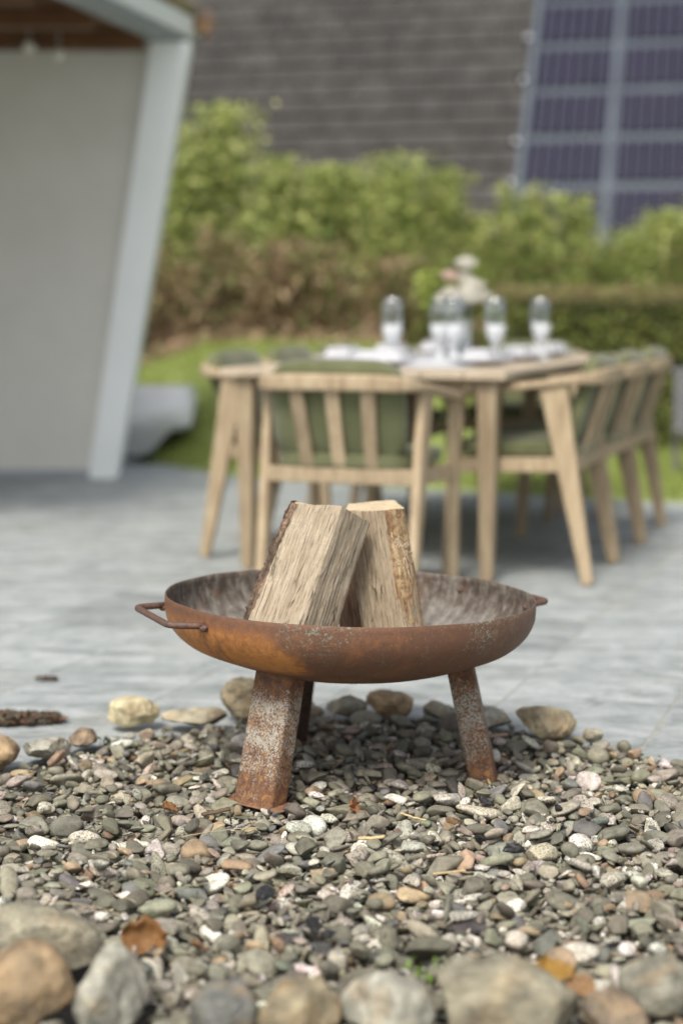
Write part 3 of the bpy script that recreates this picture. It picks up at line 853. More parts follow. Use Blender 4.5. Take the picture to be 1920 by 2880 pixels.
pf = outer[::-1] + [(BR - 0.0012, 0.0008), (BR - 0.0026, 0.0004)] + inner[::-1]
V, F = dish('bowl', False, pf, None)
n_out = (len(outer) + 1) * 192
me = np_mesh('bowl', V, F, True, None, [0 if i < n_out else 1 for i in range(len(F))])
o = link('bowl', me, bowl_e, [M['rust_out'], M['rust_in']], (0, 0, RIM_Z))

def leg_mesh(az):
    a = math.radians(az); ra = Vector((math.cos(a), math.sin(a), 0)); ta = Vector((-math.sin(a), math.cos(a), 0))
    sec = rrect(0.058, 0.096, 0.010, 5)
    rings = 22; V = []; n = len(sec)
    for i in range(rings + 1):
        for (p, q) in sec:
            b = ra * (0.290 + p) + ta * q + Vector((0, 0, PLATE_Z + 0.002))
            tt = ra * (0.226 + p * 0.94) + ta * q * 0.97 + Vector((0, 0, 0.262))
            lo, hi = 0.3, 1.3
            for _ in range(24):
                m = (lo + hi) / 2; c = b.lerp(tt, m)
                if c.z < prof_z(math.hypot(c.x, c.y)) + 0.0012: lo = m
                else: hi = m
            V.append(tuple(b.lerp(tt, lo * i / rings)))
    F = [(i * n + k, i * n + (k + 1) % n, (i + 1) * n + (k + 1) % n, (i + 1) * n + k) for i in range(rings) for k in range(n)]
    return np_mesh('leg', V, F, True)
for az in LEG_AZ:
    lg = link('leg', leg_mesh(az), bowl_e, M['rust_shaded'] if az == 119 else M['rust_leg'])  # rear leg has its deep shade put into the colour
    a = math.radians(az)
    bm = box_bm(0.070, 0.148, 0.0035, bev=0.001, seg=1)
    bmesh.ops.rotate(bm, cent=(0, 0, 0), matrix=Matrix.Rotation(a, 3, 'Z'), verts=bm.verts)
    bmesh.ops.translate(bm, vec=(0.292 * math.cos(a), 0.292 * math.sin(a), PLATE_Z), verts=bm.verts)
    link('foot_plate', bm_mesh('foot_plate', bm), lg, M['rust_plate'])
for base_az in (204, 30):
    a1_, a2_ = math.radians(base_az - 19), math.radians(base_az + 19)
    z = RIM_Z - 0.026
    r0 = BR + 0.001
    P1 = Vector((r0 * math.cos(a2_), r0 * math.sin(a2_), z)); P2 = Vector((r0 * math.cos(a1_), r0 * math.sin(a1_), z))
    od = Vector((math.cos(math.radians(base_az - 3)), math.sin(math.radians(base_az - 3)), 0.02))
    tv = (P2 - P1).normalized()
    Ln = 0.066
    C1 = P1 + od * Ln + tv * 0.020; C2 = P2 + od * Ln - tv * 0.020
    pts = [P1 - od * 0.004]
    def corner(A, B, Cc, rad=0.020, k=7):
        u = (A - B).normalized(); w_ = (Cc - B).normalized()
        s0, s1 = B + u * rad, B + w_ * rad
        return [s0.lerp(B, q / k).lerp(B.lerp(s1, q / k), q / k) for q in range(k + 1)]
    pts += [P1.lerp(C1, 0.3)] + corner(P1, C1, C2) + [C1.lerp(C2, 0.5)] + corner(C1, C2, P2) + [P2.lerp(C2, 0.3), P2 - od * 0.004]
    hd = link('handle', sweep_mesh('handle', pts, circle_sec(0.0068, 14)), bowl_e, M['rust_plain'])
    for P_ in (P1, P2):
        v = ICO[3][0] * np.array([0.010, 0.010, 0.008])
        v = v * (1 + 0.25 * np.array([mnoise.noise(Vector(q * 250) + Vector((base_az, 0, 0))) for q in v]))[:, None]
        link('weld_bead', np_mesh('weld_bead', v + np.array(P_ + Vector((0, 0, -0.004))), ICO[3][1], True), hd, M['rust_plain'])

# ------------------------------------------------------------------ firewood
def log_obj(name, label, bot, top, mats, seed, rings=110, per_edge=40, fib=0.0019, cap_tilt=(0, 0), bark_edges=(), bark_mat=None, bark_t=0.006, bulge=None, bark_sink=0.0):
    """bot, top: matching lists of corner points. Side skin with fibre relief, sawn end caps; bark slabs as parts."""
    bot = [Vector(p) for p in bot]; top = [Vector(p) for p in top]; n = len(bot)
    ax = (sum(top, Vector()) - sum(bot, Vector())) / n; L = ax.length; az = ax.normalized()
    org = sum(bot, Vector()) / n
    zq = az; xq = (bot[1] - bot[0]); xq = (xq - zq * xq.dot(zq)).normalized(); yq = zq.cross(xq)
    Mx = Matrix((xq, yq, zq)).transposed().to_4x4(); Mx.translation = org
    inv = Mx.inverted()
    B = [inv @ p for p in bot]; T = [inv @ p for p in top]
    nper = n * per_edge
    def skin(i_, s):
        e = int(s) % n; u = s - int(s)
        # soften the corners a little
        p = B[e].lerp(B[(e + 1) % n], u).lerp(T[e].lerp(T[(e + 1) % n], u), i_)
        if bulge and bulge.get(e):
            cB = (B[e] + B[(e + 1) % n]) / 2; c0 = sum(B, Vector()) / n
            od_ = (cB - c0); od_.z = 0; od_.normalize()
            p = p + od_ * bulge[e] * 4 * u * (1 - u)
        return p
    V = []
    for i in range(rings + 1):
        t_ = i / rings
        for k in range(nper):
            s = k / per_edge
            p = skin(t_, s)
            c0 = (sum(B, Vector()) / n).lerp(sum(T, Vector()) / n, t_)
            e = int(s); u = s - e
            d = p - c0; d.z = 0
            cr = min(u, 1 - u) * 12
            rnd = -0.0018 * max(0, 1 - cr)
            f1 = mnoise.fractal(Vector((k * 0.62, t_ * 3.2, seed)), 0.75, 2.1, 5); f1 -= 1.1 * max(0.0, 0.16 - abs(mnoise.noise(Vector((k * 0.33, t_ * 2.6, seed + 31))))) * 6 * max(0.0, mnoise.noise(Vector((k * 0.08, t_ * 4, seed + 50))))
            f2 = mnoise.noise(Vector((k * 0.15, t_ * 3.0, seed + 9)))
            step = 0.0011 * math.floor(2.4 * mnoise.noise(Vector((k * 0.068, t_ * 1.7, seed + 4))))
            wv = 0.0045 * mnoise.noise(Vector((e * 3.1 + u * 0.8, t_ * 2.0, seed + 20))) + 0.0016 * mnoise.noise(Vector((k * 0.05, t_ * 9, seed + 60)))
            dn = d.normalized()
            p = p + dn * (fib * 0.6 * f1 + 0.0014 * f2 + step + wv + rnd)
            if i == rings: p.z += 0.004 * mnoise.noise(Vector((p.x * 22, p.y * 22, seed))) + 0.0012 * mnoise.noise(Vector((k * .5, 0, seed)))
            V.append(tuple(p))
    F = [(i * nper + k, i * nper + (k + 1) % nper, (i + 1) * nper + (k + 1) % nper, (i + 1) * nper + k) for i in range(rings) for k in range(nper)]
    e_ = thing(name, label, 'firewood')
    e_.matrix_world = Mx
    side = link('log_wood', np_mesh('log_wood', V, F, True), e_, mats[0])
    # sawn end: rings closing to the centre
    cr = 10; Vc = []; top_ring = [Vector(V[rings * nper + k]) for k in range(nper)]
    cc = sum(top_ring, Vector()) / nper
    for j in range(cr + 1):
        for k in range(nper):
            p = top_ring[k].lerp(cc, j / cr * 0.9999)
            if j: p.z += 0.0016 * mnoise.noise(Vector((p.x * 90, p.y * 25, seed)))
            Vc.append(tuple(p))
    Fc = [(j * nper + k, j * nper + (k + 1) % nper, (j + 1) * nper + (k + 1) % nper, (j + 1) * nper + k) for j in range(cr) for k in range(nper)]
    link('sawn_end', np_mesh('sawn_end', Vc, Fc, False), e_, mats[1])
    link('sawn_end', np_mesh('sawn_end', [(x, y, z - L) for x, y, z in Vc], [f[::-1] for f in Fc], False), e_, mats[1])
    for be, (u0, u1) in bark_edges:
        nu, nv = 34, 110
        Vb = []
        c0 = sum(B, Vector()) / n
        for j in range(nv + 1):
            t_ = j / nv
            for i in range(nu + 1):
                u = u0 + (u1 - u0) * i / nu
                uu = min(max(u, 0), 0.999)
                p = skin(t_, be + uu)
                cB = (B[be] + B[(be + 1) % n]) / 2
                od_ = (cB - c0); od_.z = 0; od_.normalize()
                edge = min(i, nu - i) / 3.0; edge = min(1, edge)
                th = bark_t * (0.55 + 0.9 * abs(mnoise.fractal(Vector((u * 7, t_ * 9, seed)), 0.6, 2.2, 5)) + 0.5 * mnoise.noise(Vector((u * 3, t_ * 30, seed))))
                th = max(th, 0.0007)
                jag = 0.004 * mnoise.noise(Vector((i * 0.5 if 0 < i < nu else 3.0 * i, t_ * 26, seed + 2)))
                sd_ = (B[(be + 1) % n] - B[be]).normalized() * jag * (1 if i in (0, nu) else 0.3)
                Vb.append(tuple(p + sd_ + od_ * (th * edge - 0.002 * (1 - edge) - bark_sink)))
        Fb = [(j * (nu + 1) + i, j * (nu + 1) + i + 1, (j + 1) * (nu + 1) + i + 1, (j + 1) * (nu + 1) + i) for j in range(nv) for i in range(nu)]
        link('bark', np_mesh('bark', Vb, Fb, True), e_, bark_mat)
    return e_, Mx, skin

# left front log: corners L, M, R, back
la = log_obj('split_log', 'pale split log with dark bark on its left edge leaning right in the bowl', 
    [(-0.212, 3.168, 0.288), (-0.095, 3.138, 0.288), (-0.026, 3.223, 0.276), (-0.105, 3.285, 0.262), (-0.203, 3.232, 0.280)],
    [(-0.091, 3.290, 0.576), (0.003, 3.270, 0.572), (0.059, 3.340, 0.530), (-0.005, 3.395, 0.548), (-0.083, 3.350, 0.572)],
    [M['wood_a'], M['wood_end']], 3, bark_edges=[(4, (0.0, 0.999))], bark_mat=M['bark_dark'], bark_t=0.009, bulge={4: 0.006})
lb = log_obj('split_log', 'split log with a tan bark strip and beetle tracks leaning left behind the front one', 
    [(0.050, 3.350, 0.235), (0.134, 3.300, 0.235), (0.186, 3.353, 0.235), (0.176, 3.448, 0.235), (0.067, 3.465, 0.235)],
    [(0.004, 3.402, 0.546), (0.090, 3.370, 0.553), (0.132, 3.420, 0.550), (0.113, 3.492, 0.560), (0.014, 3.492, 0.553)],
    [M['wood_b'], M['wood_end']], 8, bark_edges=[(1, (0.0, 0.999))], bark_mat=M['bark_tan'], bark_t=0.0026, bulge={1: 0.008})
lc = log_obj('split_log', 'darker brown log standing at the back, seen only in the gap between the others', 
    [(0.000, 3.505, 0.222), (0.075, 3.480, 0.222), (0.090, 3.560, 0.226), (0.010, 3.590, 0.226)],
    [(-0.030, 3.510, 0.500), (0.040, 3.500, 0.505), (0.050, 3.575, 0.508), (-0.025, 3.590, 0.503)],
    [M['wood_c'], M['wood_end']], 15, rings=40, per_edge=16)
# beetle tracks: pale raised wandering lines on the tan bark of the second log
eB, MB_, skB = lb
rs = random.Random(5)
vv = []; ff = []
for k in range(13):
    u = rs.uniform(0.30, 0.62); t_ = rs.uniform(0.60, 0.80); a = rs.uniform(0, 2 * PI)
    pts = []
    for q in range(12):
        u += 0.055 * math.cos(a); t_ += 0.011 * math.sin(a) * 1.4; a += rs.uniform(-0.75, 0.75)
        u = min(max(u, 0.08), 0.9)
        p = skB(t_, 1 + u)
        B0 = skB(t_, 1.5); pts.append((p.x + 0.0, p.y, p.z))
    # push outward from the axis
    cB = skB(0.5, 1.5); dn = Vector((cB.x, cB.y, 0)).normalized()
    pts = [Vector(p) + dn * 0.0024 for p in pts]
    for i in range(len(pts)):
        d = (pts[min(i + 1, len(pts) - 1)] - pts[max(i - 1, 0)]).normalized(); s = d.cross(dn).normalized()
        w_ = 0.0008
        vv += [tuple(pts[i] - s * w_ - dn * 0.002), tuple(pts[i] - s * w_ * .6 + dn * 0.0005), tuple(pts[i] + s * w_ * .6 + dn * 0.0005), tuple(pts[i] + s * w_ - dn * 0.002)]
        if i:
            b = len(vv) - 8
            for c in range(3): ff.append((b + c, b + c + 1, b + c + 5, b + c + 4))
o = link('beetle_track', np_mesh('beetle_track', vv, ff, True), eB, M['worm']); o['kind'] = 'stuff'

# ------------------------------------------------------------------ bits lying on the gravel
def bent_leaf(name, label, x, y, size, yaw, tilt, col, seed, group='dry leaves on the gravel', curl=0.5, lift=0.004):
    nu, nv = 10, 8; V = []
    for j in range(nv + 1):
        for i in range(nu + 1):
            u = i / nu; w_ = (j / nv - 0.5)
            wid = math.sin(PI * min(1, max(0, u * 0.94 + 0.05))) ** 0.6 * (1 + 0.75 * mnoise.noise(Vector((u * 5, (1 if w_ > 0 else -1) * 3, seed))))
            px = (u - 0.5) * 2 * size; py = w_ * wid * size * 1.5
            pz = curl * size * (2.0 * w_ * w_ + 0.8 * (u - 0.5) ** 2) + size * 0.32 * mnoise.noise(Vector((u * 3.5, w_ * 4, seed)))
            V.append((px, py, pz))
    F = [(j * (nu + 1) + i, j * (nu + 1) + i + 1, (j + 1) * (nu + 1) + i + 1, (j + 1) * (nu + 1) + i) for j in range(nv) for i in range(nu)]
    cc = np.array([np.array(col) * (0.8 + 0.4 * abs(mnoise.noise(Vector((v[0] * 120, v[1] * 120, seed))))) for v in V])
    me = np_mesh(name, V, F, True, np.concatenate([cc, np.ones((len(V), 1))], 1))
    o = link(name, me, None, M['dryleaf'], (x, y, top_at(x, y, size * 0.5) + lift))
    o.rotation_euler = (tilt, 0.2, yaw)
    md = o.modifiers.new('thick', 'SOLIDIFY'); md.thickness = 0.0006
    return tag(o, label, 'leaf', group)
bent_leaf('dry_leaf', 'large curled orange brown dry leaf beside the biggest front left boulder', -0.300, 2.400, 0.036, 0.4, 1.15, (0.30, 0.155, 0.06), 1, curl=0.55)
bent_leaf('dry_leaf', 'small torn orange leaf standing up right of the front bowl leg', 0.022, 3.075, 0.021, 1.2, 1.2, (0.42, 0.19, 0.08), 2)
bent_leaf('dry_leaf', 'narrow yellow brown leaf behind the big broad beige front boulder', 0.300, 2.235, 0.028, 0.1, 0.4, (0.38, 0.22, 0.05), 3)
bent_leaf('dry_leaf', 'folded tan leaf scrap just right of the large curled leaf', -0.215, 2.385, 0.022, 2.0, 0.6, (0.34, 0.20, 0.11), 4)
bent_leaf('dry_leaf', 'round brown leaf lying between pebbles in front of the right bowl leg', 0.205, 2.965, 0.016, 0.7, 0.3, (0.27, 0.16, 0.08), 5)
bent_leaf('dry_leaf', 'tan leaf half hidden at the lower right edge of the gravel', 0.335, 2.215, 0.024, -0.6, 0.5, (0.33, 0.20, 0.10), 6)
bent_leaf('dry_leaf', 'bent brown leaf left of the front bowl leg plate', -0.330, 3.080, 0.018, 0.9, 0.5, (0.30, 0.16, 0.07), 7)

def rod(name, label, cat, p0, p1, r, mat, group=None, sag=0.0, n=10, sq=0.8):
    p0, p1 = Vector(p0), Vector(p1)
    pts = []
    for k in range(n + 1):
        p = p0.lerp(p1, k / n); p.z += sag * math.sin(PI * k / n) + 0.0006 * math.sin(k * 2.1); p.y += 0.002 * math.sin(k * .9)
        pts.append(p)
    return tag(link(name, sweep_mesh(name, pts, circle_sec(r, 6, sq)), None, mat), label, cat, group)
def on(x, y, dz=0.003): return (x, y, top_at(x, y, 0.012) + dz)
rod('straw', 'long dry straw lying left of the front bowl leg plate', 'straw', on(-0.290, 2.915, .004), on(-0.150, 2.935, .004), 0.0008, M['straw'], 'dry straws on the gravel', 0.004)
rod('straw', 'dry straw crossing pebbles above the largest front left boulder', 'straw', on(-0.300, 2.585, .004), on(-0.165, 2.700, .004), 0.0008, M['straw'], 'dry straws on the gravel', 0.004)
rod('straw', 'bent pale straw low at the left edge above the largest boulder', 'straw', on(-0.470, 2.520, .006), on(-0.330, 2.500, .004), 0.0009, M['straw'], 'dry straws on the gravel', 0.010)
rod('straw', 'thin straw at the left edge pointing down to the bent pale straw', 'straw', on(-0.400, 2.640, .003), on(-0.330, 2.560, .004), 0.0007, M['straw'], 'dry straws on the gravel', 0.003)
rod('straw', 'thin white stalk sticking up among the front middle pebbles', 'straw', on(-0.058, 2.330, .000), on(-0.050, 2.360, .024), 0.0007, M['straw'], 'dry straws on the gravel', 0.002)
rod('straw', 'brown stalk poking up against the front edge of the front leg plate', 'straw', on(-0.205, 2.985, .000), on(-0.208, 2.990, .030), 0.0020, M['twig'], 'dry straws on the gravel', 0.0)

mt_ = thing('spent_match', 'flat wooden match with a burnt black tip lying on the gravel right of centre', 'match')
p0, p1 = Vector(on(0.155, 2.700, .004)), Vector(on(0.225, 2.735, .006))
link('match_stick', bm_mesh('match_stick', beam_bm(p0, p0.lerp(p1, 0.80), (0.0052, 0.0022), (0.0062, 0.0026), (0, 1, 0), 0.0004)), mt_, M['match'])
link('burnt_tip', bm_mesh('burnt_tip', beam_bm(p0.lerp(p1, 0.80), p1, (0.0062, 0.0027), (0.0058, 0.0040), (0, 1, 0), 0.0008)), mt_, M['char'])
rod('wood_splinter', 'short pale wood splinter lying in front of the right bowl leg', 'splinter', on(0.110, 3.015, .003), on(0.158, 3.005, .003), 0.0026, M['match'])
rod('wood_splinter', 'short yellow stained wood splinter in the middle of the gravel', 'splinter', on(0.030, 2.900, .004), on(0.078, 2.892, .004), 0.0050, M['match'], None, 0, 10, 0.6)
rod('wood_splinter', 'frayed brown wood chip left of the front bowl leg plate', 'splinter', on(-0.262, 3.035, .004), on(-0.212, 3.060, .006), 0.0070, M['twig'], None, 0, 10, 0.5)
for k, (x, y, s, lab) in enumerate([(0.277, 3.120, 0.018, 'charcoal lump just in front of the right bowl leg'), (0.250, 2.905, 0.017, 'ragged charcoal lump right of centre behind the spent match'),
                               (0.300, 2.800, 0.022, 'black charcoal lump with a glossy break at the right of the gravel'), (-0.125, 2.590, 0.022, 'blue black charcoal lump left of centre in the front gravel'),
                               (-0.045, 2.470, 0.022, 'soot black charcoal lump in the middle front gravel'), (-0.020, 2.430, 0.014, 'small charcoal crumb beside the soot black lump'),
                               (0.415, 3.080, 0.012, 'dark charcoal crumb far right of the right bowl leg'), (0.052, 2.655, 0.010, 'tiny charcoal crumb left of the spent match')]):
    v = shape_stone(3, 900 + k, 12, (0.35, 0.75), 0.12) * np.array([s, s * 0.7, s * 0.55]) @ rotm(k * 1.3, 0.3, k).T
    v = v * (1 + 0.18 * np.array([mnoise.noise(Vector(p * 260)) for p in v]))[:, None]
    tag(link('charcoal_lump', np_mesh('charcoal_lump', v, ICO[3][1], False), None, M['char'], (x, y, top_at(x, y, 0.008) + s * 0.22)), lab, 'charcoal', 'charcoal scattered in the gravel')

def sprout(x, y, n, s, lab, col):
    e = thing('weed_sprout', lab, 'weed', (x, y, top_at(x, y) - 0.004), group='green weeds in the gravel')
    rs = np.random.default_rng(int(abs(x) * 1000))
    cen = rs.normal(0, 1, (n, 3)) * np.array([s * .5, s * .4, s * .25]) + np.array([0, 0, s * 0.6])
    c = np.array(col) * rs.uniform(0.7, 1.3, (n, 1))
    v, f, cl = quad_cards(cen, (0, 0, 1.2), s * 0.30, c, 0.9, rs)
    link('leaves', np_mesh('leaves', v, f, True, cl), e, M['leaf'])
    link('stem', sweep_mesh('stem', [(0, 0, 0), (0, 0.001, s * .4), (0.002, 0, s * .8)], circle_sec(0.0008, 5)), e, M['leaf'])
sprout(0.108, 2.245, 16, 0.022, 'tiny bright green weed between the whitish and the broad beige front boulders', (0.20, 0.32, 0.06))
sprout(0.165, 2.055, 12, 0.018, 'green weed tuft at the bottom in front of the broad beige boulder', (0.18, 0.30, 0.06))
sprout(-0.535, 3.640, 22, 0.026, 'dull green weed between dark brown and creamy yellow rear boulders', (0.10, 0.13, 0.06))
sprout(-0.330, 2.020, 10, 0.018, 'green weed tuft at the bottom left under the pale grey green boulder', (0.18, 0.30, 0.06))

# leaf debris on the paving
def debris(name, label, x, y, rx, ry, n, s, seed):
    rs = np.random.default_rng(seed)
    a = rs.uniform(0, 2 * PI, n); r = np.sqrt(rs.uniform(0, 1, n))
    cen = np.stack([x + rx * r * np.cos(a), y + ry * r * np.sin(a), -0.012 + rs.uniform(0.002, 0.010, n)], 1)
    pal = np.array([(0.12, 0.09, 0.06), (0.09, 0.075, 0.055), (0.19, 0.10, 0.065), (0.14, 0.12, 0.08)])[rs.integers(0, 4, n)]
    v, f, cl = quad_cards(cen, (0, 0, 3.5), s, pal, 0.9, rs)
    tag(link(name, np_mesh(name, v, f, True, cl), None, M['dryleaf']), label, 'leaf litter', kind='stuff')
debris('leaf_litter', 'flat brown patch of wet leaf litter on the paving at the left edge', -0.775, 3.855, 0.125, 0.060, 420, 0.014, 3)
debris('leaf_litter', 'small dark clump of leaf litter on the paving left of the bowl', -0.775, 4.280, 0.030, 0.020, 60, 0.009, 4)

# ------------------------------------------------------------------ dining table
TC = (Vector((0.539, 5.850, 0)) + Vector((-0.370, 6.183, 0))) / 2
TL, TW = 2.10, 0.968
tab = thing('dining_table', 'long teak dining table with planked top, set for a meal', 'table', tuple(TC), (0, 0, YAW))
GZ = -0.013
npl = 7; ow = TW + 0.12
for k in range(npl):
    x = (k - (npl - 1) / 2) * ow / npl
    bm = box_bm(ow / npl - 0.004, TL + 0.14, 0.030, (x, TL / 2 - 0.0, 0.728), bev=0.004)
    link('plank', bm_mesh('plank', bm), tab, M['teak_old'])
for x in (-TW / 2 + 0.02, TW / 2 - 0.02):
    for y in (0.0, TL - 0.04):
        link('leg', bm_mesh('leg', beam_bm((x, y, GZ), (x, y, 0.712), (0.046, 0.046), (0.072, 0.072), (1, 0, 0), 0.006)), tab, M['teak'])
for (a, b) in (((-TW / 2 + .06, 0), (TW / 2 - .06, 0)), ((-TW / 2 + .06, TL - .04), (TW / 2 - .06, TL - .04))):
    link('apron', bm_mesh('apron', beam_bm((a[0], a[1], 0.688), (b[0], b[1], 0.688), (0.026, 0.048), (0.026, 0.048), (0, 1, 0), 0.003)), tab, M['teak'])
for x in (-TW / 2 + .02, TW / 2 - .02):
    link('apron', bm_mesh('apron', beam_bm((x, 0.04, 0.692), (x, TL - 0.08, 0.692), (0.026, 0.040), (0.026, 0.040), (1, 0, 0), 0.003)), tab, M['teak'])
TTOP = 0.7435
def tpt(x, y, z=0.0):
    p = TC + (-E1) * x + E2 * y; return (p.x, p.y, TTOP + z)

# ------------------------------------------------------------------ chairs
def make_chair(label):
    e = thing('garden_armchair', label, 'chair', group='teak armchairs round the dining table')
    W_ = 0.265
    for s in (-1, 1):
        link('rear_leg', bm_mesh('rear_leg', beam_bm((s * W_, -0.275, GZ), (s * (W_ + .004), -0.140, 0.690), (0.032, 0.040), (0.032, 0.098), (1, 0, 0), 0.006)), e, M['teak'])
        link('front_leg', bm_mesh('front_leg', beam_bm((s * (W_ - .005), 0.245, GZ), (s * (W_ + .002), 0.205, 0.650), (0.032, 0.036), (0.034, 0.056), (1, 0, 0), 0.006)), e, M['teak'])
        link('side_rail', bm_mesh('side_rail', beam_bm((s * (W_ - .004), -0.215, 0.412), (s * (W_ - .006), 0.215, 0.400), (0.028, 0.052), (0.028, 0.052), (1, 0, 0), 0.005)), e, M['teak'])
    pts = []
    half = [(0.268, 0.265, 0.652), (0.272, 0.17, 0.663), (0.276, 0.0, 0.684), (0.276, -0.13, 0.701), (0.270, -0.20, 0.709), (0.252, -0.255, 0.716), (0.222, -0.288, 0.720), (0.17, -0.303, 0.723), (0.08, -0.308, 0.724), (0.0, -0.309, 0.724)]
    pts = half + [(-x, y, z) for x, y, z in half[-2::-1]]
    def sec(t_):
        k = 1 - abs(2 * t_ - 1)                       # 0 at the ends, 1 behind the back
        k = min(1, max(0, (k - 0.45) / 0.25))
        return rrect(0.052 - 0.022 * k, 0.028 + 0.028 * k, 0.010, 3)
    link('arm_and_back_rail', sweep_mesh('arm_and_back_rail', pts, sec), e, M['teak'])
    link('back_seat_rail', bm_mesh('back_seat_rail', beam_bm((-0.262, -0.212, 0.412), (0.262, -0.212, 0.412), (0.028, 0.052), (0.028, 0.052), (0, 1, 0), 0.005)), e, M['teak'])
    link('front_seat_rail', bm_mesh('front_seat_rail', beam_bm((-0.258, 0.216, 0.398), (0.258, 0.216, 0.398), (0.026, 0.048), (0.026, 0.048), (0, 1, 0), 0.005)), e, M['teak'])
    for k in range(3):
        x = (k - 1) * 0.118
        link('back_slat', bm_mesh('back_slat', beam_bm((x * 0.94, -0.214, 0.425), (x * 1.05, -0.300, 0.706), (0.046, 0.016), (0.050, 0.016), (1, 0, 0), 0.004)), e, M['teak'])
    def cushion(name, sx, sy, sz, loc, rx=0.0):
        bm = bmesh.new(); bmesh.ops.create_cube(bm, size=1)
        bmesh.ops.subdivide_edges(bm, edges=bm.edges[:], cuts=9, use_grid_fill=True)
        for v in bm.verts:
            x, y, z = v.co * 2
            p = 5.0
            nrm = (abs(x) ** p + abs(y) ** p) ** (1 / p)
            if nrm > 1: x, y = x / nrm, y / nrm
            bl = (1 - abs(x) ** 4) * (1 - abs(y) ** 4)
            zz = z * (0.55 + 0.45 * bl) + 0.03 * mnoise.noise(Vector((x * 3, y * 3, sx)))
            v.co = Vector((x * sx / 2, y * sy / 2, zz * sz / 2))
        bmesh.ops.rotate(bm, cent=(0, 0, 0), matrix=Matrix.Rotation(rx, 3, 'X'), verts=bm.verts)
        bmesh.ops.translate(bm, vec=loc, verts=bm.verts)
        return link(name, bm_mesh(name, bm, True), e, M['olive'])
    cushion('seat_cushion', 0.49, 0.46, 0.070, (0, 0.0, 0.462))
    cushion('back_cushion', 0.46, 0.34, 0.075, (0, -0.225, 0.630), math.radians(-74) + PI)
    return e
def copy_thing(root, loc, rz, label):
    r = root.copy(); C.objects.link(r); r.location = loc; r.rotation_euler = (0, 0, rz); r['label'] = label
    for ch in list(root.children):
        c = ch.copy(); C.objects.link(c); c.parent = r
        for g in ch.children:
            d = g.copy(); C.objects.link(d); d.parent = c
    return r
ch0 = make_chair('teak armchair at the near end of the table, its slatted back to the viewer')
ch0.location = (0.070, 5.655, 0); ch0.rotation_euler = (0, 0, YAW)
near_foot = Vector((0.868, 5.802, 0)); FR = E1
PITCH = 0.565
rlab = ['teak armchair nearest the viewer on the right side of the table', 'middle teak armchair on the right side of the table', 'farthest teak armchair on the right side of the table']
for k in range(3):
    p = near_foot + E2 * (0.265 + PITCH * k) + FR * 0.275
    copy_thing(ch0, (p.x, p.y, 0), math.atan2(-FR.x, FR.y) + (0.02, -0.015, 0.01)[k], rlab[k])
lf = Vector((-0.538, 6.460, 0)); FL = -E1
llab = ['teak armchair on the left side nearest the viewer, seen side on', 'middle teak armchair on the left side, hidden behind the near end chair', 'farthest teak armchair on the left side of the table']
for k in range(3):
    p = lf + E2 * (0.265 + PITCH * 1.06 * k) + FL * 0.275
    copy_thing(ch0, (p.x, p.y, 0), math.atan2(-FL.x, FL.y), llab[k])
p = TC + E2 * (TL + 0.22)
copy_thing(ch0, (p.x, p.y, 0), YAW + PI, 'teak armchair at the far end of the table facing the viewer')

# ------------------------------------------------------------------ table setting
def wine_glass(label):
    e = thing('wine_glass', label, 'glass', group='wine glasses on the table')
    pr = [(0.0005, 0.0), (0.036, 0.0), (0.037, 0.0015), (0.030, 0.003), (0.008, 0.006), (0.0045, 0.012), (0.004, 0.05), (0.0045, 0.098), (0.010, 0.106), (0.024, 0.120), (0.036, 0.142), (0.042, 0.170), (0.041, 0.200), (0.036, 0.238), (0.033, 0.258)]
    inn = [(0.0318, 0.258), (0.0346, 0.238), (0.0395, 0.200), (0.0405, 0.170), (0.0345, 0.143), (0.0225, 0.122), (0.0005, 0.112)]
    link('glass_body', lathe_mesh('glass_body', pr + inn, 28), e, M['glass'])
    return e
def stemware_white(label):
    e = thing('frosted_goblet', label, 'goblet', group='white goblets on the table')
    pr = [(0.0005, 0.0), (0.040, 0.0), (0.041, 0.002), (0.034, 0.008), (0.016, 0.030), (0.010, 0.052), (0.014, 0.066), (0.028, 0.088), (0.039, 0.118), (0.040, 0.150), (0.038, 0.150), (0.037, 0.118), (0.026, 0.090), (0.0005, 0.075)]
    link('goblet_body', lathe_mesh('goblet_body', pr, 28), e, M['frost'])
    return e
def plate(label):
    e = thing('dinner_plate', label, 'plate', group='white plates on the table')
    pr = [(0.0005, 0.004), (0.070, 0.004), (0.085, 0.008), (0.128, 0.020), (0.132, 0.022), (0.130, 0.024), (0.085, 0.012), (0.070, 0.008), (0.0005, 0.008)]
    link('plate_body', lathe_mesh('plate_body', pr, 40), e, M['china'])
    return e
def napkin(label):
    bm = box_bm(0.20, 0.11, 0.030, (0, 0, 0.015), bev=0.012, seg=3)
    bm = box_bm(0.17, 0.095, 0.018, (0.004, 0, 0.038), bev=0.008, seg=3, bm=bm)
    return tag(link('folded_napkin', bm_mesh('folded_napkin', bm, True), None, M['napkin']), label, 'napkin', 'folded napkins on the plates')
places = [(-0.02, 0.24, 0, 'at the near end of the table'), (0.30, 0.48, 1, 'nearest the viewer on the right side'), (0.30, 1.05, 1, 'in the middle of the right side'),
          (0.30, 1.62, 1, 'farthest on the right side'), (-0.30, 0.60, -1, 'nearest the viewer on the left side'), (-0.30, 1.20, -1, 'in the middle of the left side'), (-0.28, 1.80, -1, 'farthest on the left side')]
pl0 = nk0 = None
